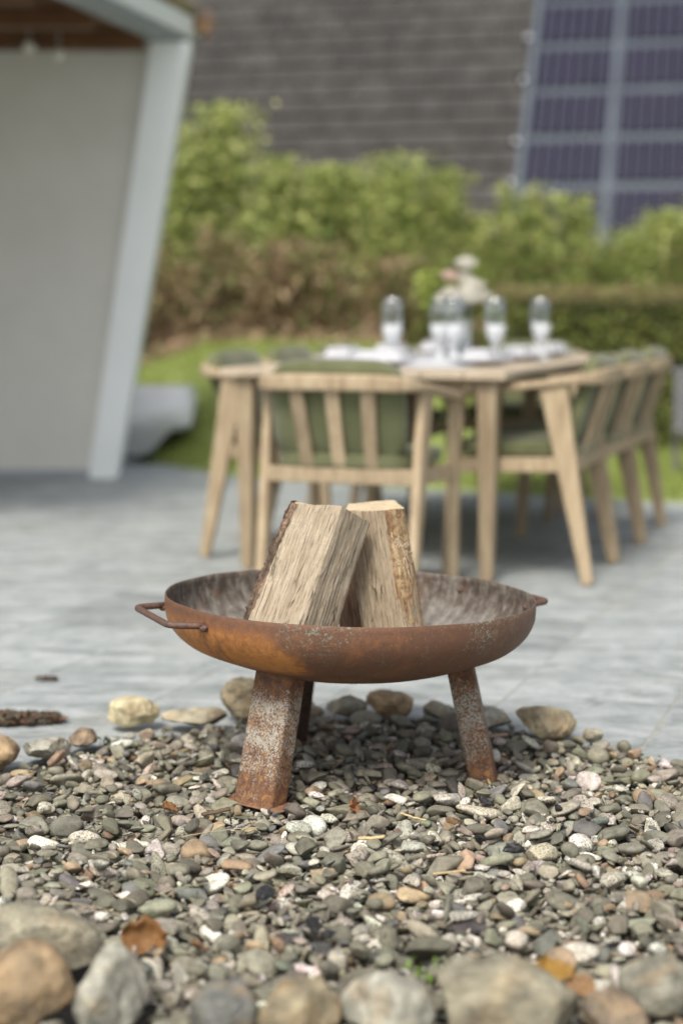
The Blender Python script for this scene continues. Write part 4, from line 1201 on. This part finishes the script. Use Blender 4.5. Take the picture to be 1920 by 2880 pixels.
for k, (x, y, sd_, where) in enumerate(places):
    l1, l2 = 'white dinner plate ' + where, 'folded white napkin on the plate ' + where
    if k == 0: pl = pl0 = plate(l1); nk = nk0 = napkin(l2)
    else:
        pl = copy_thing(pl0, (0, 0, 0), 0, l1); nk = nk0.copy(); C.objects.link(nk); nk['label'] = l2
    pl.location = tpt(x, y); nk.location = tpt(x, y, 0.0125); nk.rotation_euler = (0, 0, YAW + (0 if sd_ == 0 else PI / 2) + random.uniform(-.1, .1))
run = bm_mesh('table_runner', box_bm(0.62, 1.78, 0.003, bev=0.001, seg=1))
r_ = tag(link('table_runner', run, None, M['napkin']), 'white linen runner along the middle of the dining table', 'table runner')
r_.location = tpt(0.0, 1.06, 0.0018); r_.rotation_euler = (0, 0, YAW)
# plates rest on the runner's edge: lift them by its thickness
for o_ in bpy.data.objects:
    if o_.name.startswith(('dinner_plate', 'folded_napkin')): o_.location.z += 0.0035
gpos = [(-0.115, 0.66, 'leftmost of the row on the table'), (0.00, 0.93, 'second from the left on the table'), (0.10, 0.80, 'in front of the flower vase'), (0.27, 0.80, 'just right of the flower vase'),
        (0.335, 1.30, 'rightmost of the row on the table'), (-0.10, 1.62, 'far back on the left side of the table')]
g0 = w0 = None
for k, (x, y, where) in enumerate(gpos):
    lab = 'clear stemmed wine glass ' + where; lab2 = 'white frosted goblet at the wine glass ' + where
    if k == 0: g = g0 = wine_glass(lab); w_ = w0 = stemware_white(lab2)
    else: g = copy_thing(g0, (0, 0, 0), 0, lab); w_ = copy_thing(w0, (0, 0, 0), 0, lab2)
    g.location = tpt(x, y, 0.0035); w_.location = tpt(x + 0.028, y - 0.085, 0.0035)
# bouquet in a glass vase
vp = tpt(0.07, 1.00, 0.0035)
vs = thing('flower_vase', 'clear glass vase behind the middle glasses holding the cream bouquet', 'vase', vp)
link('vase_body', lathe_mesh('vase_body', [(0.0005, 0.0), (0.040, 0.0), (0.045, 0.004), (0.045, 0.15), (0.048, 0.165), (0.045, 0.165), (0.041, 0.148), (0.041, 0.010), (0.0005, 0.008)], 32), vs, M['glass'])
bq = thing('bouquet', 'bouquet of cream roses and yellow green leaves in the glass vase', 'flowers', (vp[0], vp[1], vp[2]))
def rose(x, y, z, r, mat, seed):
    rs = np.random.default_rng(seed); V = []; F = []
    for k in range(16):
        lay = k / 15; rr = r * (0.30 + 0.70 * lay); a0 = k * 2.4 + rs.uniform(-.2, .2)
        base_ = len(V)
        for j in range(5):
            for i in range(6):
                a = a0 + (i / 5 - 0.5) * 1.9; t_ = j / 4
                q = 1.4 * rr * (0.35 + 0.75 * math.sin(t_ * 1.5)) * (1 + 0.06 * math.sin(i * 2.0 + k))
                V.append((x + q * math.cos(a), y + q * math.sin(a), z - r * 0.55 + r * (1.45 - 0.55 * lay) * t_ + 0.04 * r * math.sin(a * 3)))
        for j in range(4):
            for i in range(5):
                b = base_ + j * 6 + i; F.append((b, b + 1, b + 7, b + 6))
    link('rose', np_mesh('rose', V, F, True), bq, mat)
rose(0.020, -0.02, 0.395, 0.036, M['petal'], 1); rose(0.012, 0.01, 0.335, 0.034, M['petal'], 2); rose(0.045, -0.02, 0.300, 0.042, M['petal'], 3)
rose(0.030, -0.05, 0.262, 0.044, M['petal'], 4); rose(0.075, 0.00, 0.262, 0.040, M['petal'], 5); rose(-0.045, -0.01, 0.345, 0.030, M['petal_pink'], 6)
rose(-0.040, -0.03, 0.275, 0.032, M['petal'], 7); rose(-0.075, -0.02, 0.255, 0.028, M['petal'], 8); rose(-0.055, 0.0, 0.205, 0.032, M['petal'], 9)
for k, (x, y, z) in enumerate([(0.02, 0, 0.36), (0.03, 0, 0.26), (-0.04, 0, 0.30), (-0.10, 0, 0.30), (0.06, 0, 0.24), (-0.12, 0, 0.24), (0, 0, 0.2)]):
    link('stem', sweep_mesh('stem', [(x * 0.1, y, 0.02), (x * 0.35, y, 0.15), (x, y, z)], circle_sec(0.002, 6)), bq, M['twig'])
rs = np.random.default_rng(12)
cen = np.concatenate([rs.normal(0, 1, (34, 3)) * np.array([.026, .03, .030]) + np.array([-0.135, 0, 0.335]), rs.normal(0, 1, (22, 3)) * np.array([.022, .03, .03]) + np.array([-0.15, 0, 0.255]), rs.normal(0, 1, (30, 3)) * np.array([.05, .04, .03]) + np.array([-0.01, 0, 0.19])])
c = np.array([0.38, 0.46, 0.10]) * rs.uniform(0.5, 1.0, (86, 1)); c[56:] *= 0.45
v, f, cl = quad_cards(cen, (0, -1, 0.8), 0.026, c, 0.8, rs)
link('leaves', np_mesh('leaves', v, f, True, cl), bq, M['leaf'])

# ------------------------------------------------------------------ small seats on the lawn
sh = bmesh.new()
prof_ = [(-1.95, 0.455), (-0.975, 0.455), (-0.950, 0.435), (-0.948, 0.235), (-0.965, 0.205), (-1.085, 0.200), (-1.215, 0.040), (-1.95, 0.040)]
vs_a = [sh.verts.new((x, 10.35, z)) for x, z in prof_]; vs_b = [sh.verts.new((x, 10.95, z)) for x, z in prof_]
sh.faces.new(vs_a); sh.faces.new(vs_b[::-1])
for k in range(len(prof_)): sh.faces.new((vs_a[k], vs_b[k], vs_b[(k + 1) % len(prof_)], vs_a[(k + 1) % len(prof_)]))
bmesh.ops.recalc_face_normals(sh, faces=sh.faces); bmesh.ops.bevel(sh, geom=sh.edges[:], offset=0.022, segments=3, affect='EDGES')
wb = thing('moulded_bench', 'white moulded bench with a flared seat beside the slanted pavilion wall', 'bench')
link('seat', bm_mesh('seat', sh, True), wb, M['whiteplastic'])
link('foot', bm_mesh('foot', box_bm(0.60, 0.45, 0.060, (-1.60, 10.65, 0.012), bev=0.004)), wb, M['fascia_dark'])

gc = thing('low_garden_chair', 'low grey metal garden chair on the lawn at the right edge', 'chair', (2.15, 9.25, 0.0), (0, 0, 0.15))
for sx in (-0.21, 0.21):
    link('leg', bm_mesh('leg', beam_bm((sx, -0.2, 0), (sx, -0.2, 0.26), (.025, .025), (.025, .025))), gc, M['greymetal'])
    link('leg', bm_mesh('leg', beam_bm((sx, 0.22, 0), (sx, 0.22, 0.60), (.030, .030), (.030, .030))), gc, M['greymetal'])
link('seat', bm_mesh('seat', box_bm(0.47, 0.46, 0.055, (0, 0, 0.26), bev=0.01)), gc, M['greymetal'])
for k in range(5):
    link('back_slat', bm_mesh('back_slat', box_bm(0.045, 0.018, 0.30, ((k - 2) * 0.085, 0.22, 0.44), bev=0.004)), gc, M['greymetal'])
link('top_rail', bm_mesh('top_rail', box_bm(0.47, 0.035, 0.04, (0, 0.22, 0.60), bev=0.006)), gc, M['greymetal'])

# ------------------------------------------------------------------ shrubs and hedge
def shrub(name, label, x, y, zb, zt, w, n, size, cols, seed, group, cat='shrub', ragged=0.25, dp=0.45, depth=None):
    rs = np.random.default_rng(seed)
    g0_ = float(terrain(x, y)) - 0.03
    e = thing(name, label, cat, (x, y, g0_), group=group)
    zb -= g0_; zt -= g0_
    nt = 15
    tips = []
    for k in range(nt):
        a = rs.uniform(0, 2 * PI); rr = w * rs.uniform(0.1, 0.85)
        hz = zb + (zt - zb) * rs.uniform(0.22, 0.98)
        tips.append((rr * math.cos(a), rr * math.sin(a) * dp * 1.6, hz))
    tips.append((0.0, 0.0, zt - size))
    per = n // len(tips); cen = []
    for (tx, ty, tz) in tips:
        cl_h = (zt - zb) * rs.uniform(0.14, 0.30)
        q = rs.normal(0, 1, (per, 3)) * np.array([w * 0.20, w * 0.20 * dp * 1.6, cl_h]) * rs.uniform(0.75, 1.3) + np.array([tx, ty, tz - cl_h * .6])
        cen.append(q)
    cen = np.concatenate(cen); cen = cen[(cen[:, 2] > zb - 0.05) & (cen[:, 2] < zt + 0.06)]
    hrel = np.clip((cen[:, 2] - zb) / (zt - zb), 0, 1)
    pick = np.array(cols)[rs.integers(0, len(cols), len(cen))]
    pick = pick * rs.uniform(0.65, 1.3, (len(cen), 1))
    v, f, cl = quad_cards(cen, (0, -0.4, 0.9), size, pick, 0.62, rs)
    link('crown', np_mesh('crown', v, f, True, cl), e, M['leaf'])
    k_ = 0
    for (tx, ty, tz) in tips[::3]:
        link('stem', sweep_mesh('stem', [(tx * .1, ty * .1, 0), (tx * .35 + .02 * math.sin(k_), ty * .35, tz * .5), (tx, ty, tz)], lambda t_: circle_sec(0.014 * (1 - 0.75 * t_), 6)), e, M['twig'])
        k_ += 1
    return e
BR1 = [(0.37, 0.44, 0.125), (0.50, 0.56, 0.19), (0.21, 0.28, 0.085), (0.70, 0.72, 0.32)]
MID = [(0.16, 0.22, 0.05), (0.22, 0.28, 0.07), (0.28, 0.34, 0.10), (0.26, 0.22, 0.10)]
bl = [(-1.85, 12.9, 1.25, 2.45, .42, 'hidden behind the slanted pavilion wall'), (-1.30, 12.8, 1.25, 2.30, .34, 'just right of the slanted pavilion wall'), (-0.93, 12.95, 1.25, 2.46, .30, 'tallest of all, its tip before the tiles'),
      (-0.52, 12.8, 1.30, 2.04, .34, 'beside the tallest one'), (-0.08, 12.9, 1.30, 2.00, .34, 'above the left end of the table'), (0.36, 12.8, 1.25, 2.08, .34, 'in the middle above the wine glasses'),
      (0.78, 12.9, 1.20, 1.95, .26, 'behind the bouquet with one shoot leaning right'), (1.05, 12.95, 1.0, 1.62, .26, 'low one in the dip right of the bouquet'), (1.46, 12.8, 1.05, 1.84, .22, 'bright one below the edge of the roof tiles'),
      (1.76, 12.9, 1.0, 1.76, .22, 'forked bright one in front of the solar panels'), (2.10, 12.8, 1.0, 1.50, .28, 'low one at the right before the solar panels'), (2.50, 12.9, 1.0, 1.64, .30, 'bright one at the right edge'), (3.0, 12.9, 1.0, 1.75, .4, 'beyond the right edge')]
for k, (x, y, zb, zt, w, where) in enumerate(bl):
    shrub('bright_shrub', 'yellow green shrub on the bank, ' + where, x, y, zb - 0.18, zt, w * 1.12, 3600, 0.040, BR1, 50 + k, 'yellow green shrubs along the bank')
DRY = [(0.42, 0.30, 0.20), (0.64, 0.50, 0.32), (0.30, 0.19, 0.12), (0.40, 0.30, 0.18), (0.26, 0.30, 0.12)]
dl = [(-1.45, 12.35, .70, 1.45, .34, 'nearest the slanted pavilion wall'), (-0.98, 12.4, .70, 1.50, .30, 'second right of the pavilion wall'), (-0.50, 12.35, .70, 1.42, .32, 'above the left table corner'),
      (-0.05, 12.4, .70, 1.40, .30, 'left of the wine glasses'), (0.42, 12.4, .72, 1.30, .30, 'behind the wine glasses')]
for k, (x, y, zb, zt, w, where) in enumerate(dl):
    shrub('dry_shrub', 'brown half bare shrub low on the bank ' + where, x, y, zb - 0.03, zt, w, 1300, 0.042, DRY + ([(0.30, 0.36, 0.14), (0.20, 0.26, 0.08)] if k in (1, 3, 4) else []), 80 + k, 'brown shrubs on the bank')
for k, (x, y, zb, zt, w, where) in enumerate([(0.80, 12.1, .45, 1.30, .28, 'left of the clipped hedge'), (1.30, 11.95, .5, 1.42, .28, 'behind the left end of the clipped hedge'), (1.85, 11.95, .5, 1.38, .3, 'behind the middle of the clipped hedge'), (2.4, 11.95, .5, 1.36, .3, 'behind the right part of the clipped hedge')]):
    shrub('green_shrub', 'mid green shrub ' + where, x, y, zb, zt, w, 1900, 0.036, MID, 95 + k, 'mid green shrubs behind the hedge')
# litter of dry leaves on the bank
n = 9000
x = rng.uniform(-2.6, 1.6, n); y = rng.uniform(12.12, 13.2, n); z = terrain(x, y) + rng.uniform(0.0, 0.05, n)
pick = np.array(DRY + [(0.33, 0.25, 0.16)])[rng.integers(0, 6, n)] * rng.uniform(0.6, 1.25, (n, 1))
v, f, cl = quad_cards(np.stack([x, y, z], 1), (0, -0.7, 1.0), 0.035, pick, 0.8)
tag(link('dry_leaf_litter', np_mesh('dry_leaf_litter', v, f, True, cl), None, M['dryleaf']), 'brown dry leaf litter covering the bank behind the table', 'leaf litter', kind='stuff')
# clipped hedge
hg = thing('clipped_hedge', 'clipped dark green hedge with a flat browned top behind the chairs on the right', 'hedge', (0, 0, 0))
hx0, hx1, hy0, hy1, hz1 = 1.02, 4.2, 10.95, 11.60, 1.07
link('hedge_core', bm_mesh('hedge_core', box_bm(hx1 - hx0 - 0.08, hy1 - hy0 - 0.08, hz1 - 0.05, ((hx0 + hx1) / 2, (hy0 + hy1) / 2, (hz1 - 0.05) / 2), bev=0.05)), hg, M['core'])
n = 15000
u = rng.uniform(0, 1, n)
front = np.stack([rng.uniform(hx0, hx1, n), hy0 + rng.normal(0, 0.025, n), rng.uniform(0.02, hz1, n)], 1)
topf = np.stack([rng.uniform(hx0, hx1, n), rng.uniform(hy0, hy1, n), hz1 + rng.normal(0, 0.02, n)], 1)
left = np.stack([hx0 + rng.normal(0, 0.025, n), rng.uniform(hy0, hy1, n), rng.uniform(0.02, hz1, n)], 1)
cen = np.where((u < 0.62)[:, None], front, np.where((u < 0.86)[:, None], topf, left))
dn_ = np.array([mnoise.noise(Vector((p[0] * 3.2, p[1] * 3, p[2] * 4.5))) for p in cen])
cen = cen[dn_ > -0.33]; dn_ = dn_[dn_ > -0.33]
HC = np.array([(0.19, 0.24, 0.055), (0.26, 0.29, 0.075), (0.36, 0.37, 0.11), (0.11, 0.14, 0.035)])
pick = HC[rng.integers(0, 4, len(cen))] * rng.uniform(0.7, 1.3, (len(cen), 1))
tp = cen[:, 2] > hz1 - 0.10; pick[tp] = np.array([(0.30, 0.23, 0.12), (0.24, 0.26, 0.08), (0.34, 0.30, 0.15)])[rng.integers(0, 3, int(tp.sum()))]
v, f, cl = quad_cards(cen, (0, -0.8, 0.5), 0.026, pick, 0.65)
link('hedge_leaves', np_mesh('hedge_leaves', v, f, True, cl), hg, M['leaf'])

# ------------------------------------------------------------------ pavilion at the left
pav = thing('pavilion', 'open pavilion with a slanted pale end wall and a wooden ceiling at the left', 'pavilion')
def prism(name, poly, y0, y1, mat, bev=0.01, parent=pav, yfn=None):
    bm = bmesh.new()
    yf = yfn or (lambda x: 0)
    A = [bm.verts.new((x, y0 + yf(x), z)) for x, z in poly]; B = [bm.verts.new((x, y1 + yf(x), z)) for x, z in poly]
    bm.faces.new(A); bm.faces.new(B[::-1])
    for k in range(len(poly)): bm.faces.new((A[k], B[k], B[(k + 1) % len(poly)], A[(k + 1) % len(poly)]))
    bmesh.ops.recalc_face_normals(bm, faces=bm.faces)
    if bev: bmesh.ops.bevel(bm, geom=bm.edges[:], offset=bev, segments=2, affect='EDGES')
    return link(name, bm_mesh(name, bm), parent, mat)
prism('slanted_end_frame', [(-1.455, -0.02), (-1.290, -0.02), (-0.838, 2.438), (-1.062, 2.438)], 9.46, 9.65, M['frame_white'])
prism('back_wall', [(-4.2, -0.02), (-1.458, -0.02), (-1.066, 2.436), (-4.2, 2.436)], 9.55, 9.65, M['render'], 0, yfn=lambda x: 0.0)
prism('wall_foot_strip', [(-4.2, -0.02), (-1.458, -0.02), (-1.449, 0.030), (-4.2, 0.030)], 9.535, 9.548, M['fascia_dark'], 0)  # thin dark grey strip along the foot of the back wall
def roof_edge_x(y): return -0.818 - 0.245 * (9.66 - y)
def slab_poly(name, off0, off1, z0, z1, mat, y0=6.2, y1=9.67, bev=0.006):  # front end lies out of view, set forward to shade the back wall
    bm = bmesh.new(); Q = []
    for z in (z0, z1):
        for (x, y) in ((roof_edge_x(y0) - off1, y0), (roof_edge_x(y0) - off0, y0), (roof_edge_x(y1) - off0, y1), (roof_edge_x(y1) - off1, y1)):
            Q.append(bm.verts.new((x, y, z)))
    for idx in ((3, 2, 1, 0), (4, 5, 6, 7), (0, 1, 5, 4), (1, 2, 6, 5), (2, 3, 7, 6), (3, 0, 4, 7)): bm.faces.new([Q[i] for i in idx])
    bmesh.ops.recalc_face_normals(bm, faces=bm.faces)
    if bev: bmesh.ops.bevel(bm, geom=bm.edges[:], offset=bev, segments=2, affect='EDGES')
    return link(name, bm_mesh(name, bm), pav, mat)
slab_poly('fascia', 0.0, 0.05, 2.476, 2.590, M['frame_white'])
slab_poly('fascia_lower_trim', 0.012, 0.20, 2.440, 2.474, M['fascia_dark'])  # shade of the underside is put into its grey colour
slab_poly('roof_deck', 0.052, 4.2, 2.506, 2.572, M['fascia_dark'])
for k in range(24):
    o0 = 0.202 + k * 0.150
    slab_poly('ceiling_board', o0, o0 + 0.143, 2.481, 2.504, M['ceiling'], bev=0)
for k, yy in enumerate((9.40, 8.7, 8.0)):
    bm = box_bm(3.4, 0.11, 0.10, (roof_edge_x(yy) - 0.21 - 1.7, yy, 2.430), bev=0.004)
    link('ceiling_beam', bm_mesh('ceiling_beam', bm), pav, M['ceiling'])
for k, (x, y, z, lab) in enumerate([(-1.66, 9.05, 2.34, 'left of the two small pale lamp globes under the pavilion ceiling'), (-1.51, 9.10, 2.31, 'right of the two small pale lamp globes under the pavilion ceiling')]):
    lp = thing('ceiling_lamp', lab, 'lamp', (x, y, z), group='lamp globes under the pavilion ceiling')
    link('globe', np_mesh('globe', ICO[3][0] * 0.034, ICO[3][1], True), lp, M['lampmetal'])
    link('cord', sweep_mesh('cord', [(0, 0, 0.03), (0, 0, 2.481 - z)], circle_sec(0.004, 6)), lp, M['fascia_dark'])
# sedum growing on the roof, hanging over its edge
n = 1500
yy = rng.uniform(7.4, 9.6, n); xx = roof_edge_x(yy) - np.abs(rng.normal(0, 0.10, n)) + 0.02; zz = 2.592 + np.abs(rng.normal(0, 0.035, n))
pick = np.array([(0.16, 0.19, 0.06), (0.22, 0.16, 0.09), (0.28, 0.22, 0.12)])[rng.integers(0, 3, n)] * rng.uniform(0.6, 1.2, (n, 1))
v, f, cl = quad_cards(np.stack([xx, yy, zz], 1), (0, 0, 0.6), 0.022, pick, 0.8)
tag(link('roof_sedum', np_mesh('roof_sedum', v, f, True, cl), None, M['leaf']), 'low brown green sedum growing along the pavilion roof edge', 'sedum', kind='stuff')
rs = np.random.default_rng(3)
cen = rs.normal(0, 1, (60, 3)) * np.array([0.035, 0.03, 0.03]) + np.array([-0.785, 9.60, 2.55])
v, f, cl = quad_cards(cen, (0, 0, 0.6), 0.03, np.array([0.34, 0.21, 0.11]) * rs.uniform(0.6, 1.2, (60, 1)), 0.7, rs)
tag(link('dry_sprig', np_mesh('dry_sprig', v, f, True, cl), None, M['dryleaf']), 'dry brown sprig hanging over the corner of the pavilion roof', 'sprig', kind='stuff')

# ------------------------------------------------------------------ far house: steep tiled roof with solar panels
A_ = Vector((0.9744, -0.2250, 0)); B_ = Vector((0.1425, 0.6170, 0.7740)).normalized(); N_ = A_.cross(B_)
O_ = Vector((0.0, 17.0, 1.0))
RM = Matrix((A_, B_, N_)).transposed()
house = thing('house', 'house behind the shrubs with a steep grey tiled roof and solar panels', 'house')
rq = RM.to_4x4(); rq.translation = O_
def on_roof(name, bm, mat, parent=house, sm=False):
    o = link(name, bm_mesh(name, bm, sm), parent, mat); o.matrix_basis = rq; return o
on_roof('roof_underlay', box_bm(24, 13, 0.06, (0, 5.2, -0.05)), M['fascia_dark'])
# front wall, gable body and far slope so that it stands as a house
wl = bmesh.new()
ridge = O_ + B_ * 11.7; eave = O_ + B_ * (-1.3)
perp = Vector((0.2250, 0.9744, 0))
E0 = eave + A_ * -12; E1_ = eave + A_ * 12
fw = [E0 + perp * 0.35, E1_ + perp * 0.35]
span = (ridge - eave).dot(perp) * 2
bw = [fw[0] + perp * (span - 0.7), fw[1] + perp * (span - 0.7)]
q = []
for p in (fw[0], fw[1], bw[1], bw[0]):
    q.append((wl.verts.new((p.x, p.y, -0.1)), wl.verts.new((p.x, p.y, eave.z + 0.30))))
for i in range(4):
    j = (i + 1) % 4; wl.faces.new((q[i][0], q[j][0], q[j][1], q[i][1]))
link('wall', bm_mesh('wall', wl), house, M['wallfar'])
fs = bmesh.new()
r0, r1 = ridge + A_ * -12, ridge + A_ * 12
b0, b1 = r0 + perp * (span / 2), r1 + perp * (span / 2)
vs_ = [fs.verts.new(p) for p in (r0, r1, Vector((b1.x, b1.y, eave.z)), Vector((b0.x, b0.y, eave.z)))]
fs.faces.new(vs_)
link('roof_far_slope', bm_mesh('roof_far_slope', fs), house, M['tile'])
# tiles
TWD, TH = 0.140, 0.268
SB = 1.63                                   # where the tiles stop and the panels begin (along A_)
tb = bmesh.new()
tv = [(-TWD / 2 + .006, -0.02, 0.042), (TWD / 2 - .006, -0.02, 0.042), (TWD / 2 - .004, TH, 0.004), (-TWD / 2 + .004, TH, 0.004),
      (-TWD / 2 + .004, -0.02, 0.008), (TWD / 2 - .004, -0.02, 0.008), (0, -0.02, 0.050), (0, TH, 0.010)]
tq = [tb.verts.new(p) for p in tv]
for idx in ((0, 6, 7, 3), (6, 1, 2, 7), (4, 5, 1, 6, 0), (4, 0, 3), (5, 2, 1)): tb.faces.new([tq[i] for i in idx])
tile_me = bm_mesh('roof_tile', tb); tile_me.materials.append(M['tile'])
cand = []
rows = range(-4, 44); cols = range(-86, 1)
fth = math.radians(7.066)
def px_of(p):
    d = p - Vector((0, 0, 0.967)); fwd = d.y * math.cos(fth) - d.z * math.sin(fth); up = d.y * math.sin(fth) + d.z * math.cos(fth)
    return 784 + 3800 * d.x / fwd, 1176 - 3800 * up / fwd
for r in rows:
    for c in cols:
        s = SB - TWD / 2 + c * TWD; u = r * TH
        p = O_ + A_ * s + B_ * u
        X, Y = px_of(p)
        seen = 430 < X < 1270 and -40 < Y < 560
        cand.append((0 if seen else 1, abs(Y - 250) + abs(X - 830) * 0.35, s, u))
cand.sort()
restv, restf = [], []
mv = [v.co.copy() for v in tile_me.vertices]; mf = [tuple(p.vertices) for p in tile_me.polygons]
bmr = bmesh.new()
for k, (sn, _, s, u) in enumerate(cand):
    jz = random.uniform(-0.003, 0.004)
    if k < 298:
        o = bpy.data.objects.new('roof_tile', tile_me); C.objects.link(o); o.parent = house
        o.matrix_basis = rq @ Matrix.Translation((s, u, jz)) @ Matrix.Rotation(random.uniform(-.012, .012), 4, 'Z')
    else:
        vv_ = [bmr.verts.new(v + Vector((s, u, jz))) for v in mv]
        for ff_ in mf: bmr.faces.new([vv_[i] for i in ff_])
o = on_roof('more_roof_tiles', bmr, M['tile']); o['kind'] = 'stuff'
# flashing sheet and panels
on_roof('flashing_sheet', box_bm(10.0, 13, 0.02, (SB + 5.0 + 0.005, 5.2, 0.0)), M['rail'])
PH, PWD, PIT = 0.560, 0.83, 0.700
for r in range(-2, 17):
    for c in range(5):
        cx = SB + 0.085 + PWD / 2 + c * (PWD + 0.105); cy = 0.20 + r * PIT + PH / 2
        X, Y = px_of(O_ + A_ * cx + B_ * cy)
        if not (-160 < Y < 760 and X < 1900): continue
        pn = on_roof('solar_panel', box_bm(PWD, PH, 0.035, (cx, cy, 0.035), bev=0.004, seg=1), M['pv'])
        for k in range(7):
            xx_ = cx - PWD / 2 + (k + 0.5) * PWD / 7
            rb = link('rib', bm_mesh('rib', box_bm(0.020, PIT, 0.024, (xx_, cy, 0.064))), pn, M['rib'])
for c in range(5):
    cx = SB + 0.085 + c * (PWD + 0.105) - 0.068 + (0 if c else 0.02)
    on_roof('standing_seam', box_bm(0.075, 13, 0.055, (cx, 5.2, 0.04), bev=0.01), M['rail'])
for k, Y in enumerate((0.62, 1.55, 2.14, 3.05, 3.72, 4.5, 5.3)):
    v = ICO[3][0] * np.array([0.040, 0.040, 0.040])
    o = link('round_bolt', np_mesh('round_bolt', v, ICO[3][1], True), house, M['steel'])
    o.matrix_basis = rq @ Matrix.Translation((SB - 0.03, Y, 0.075))
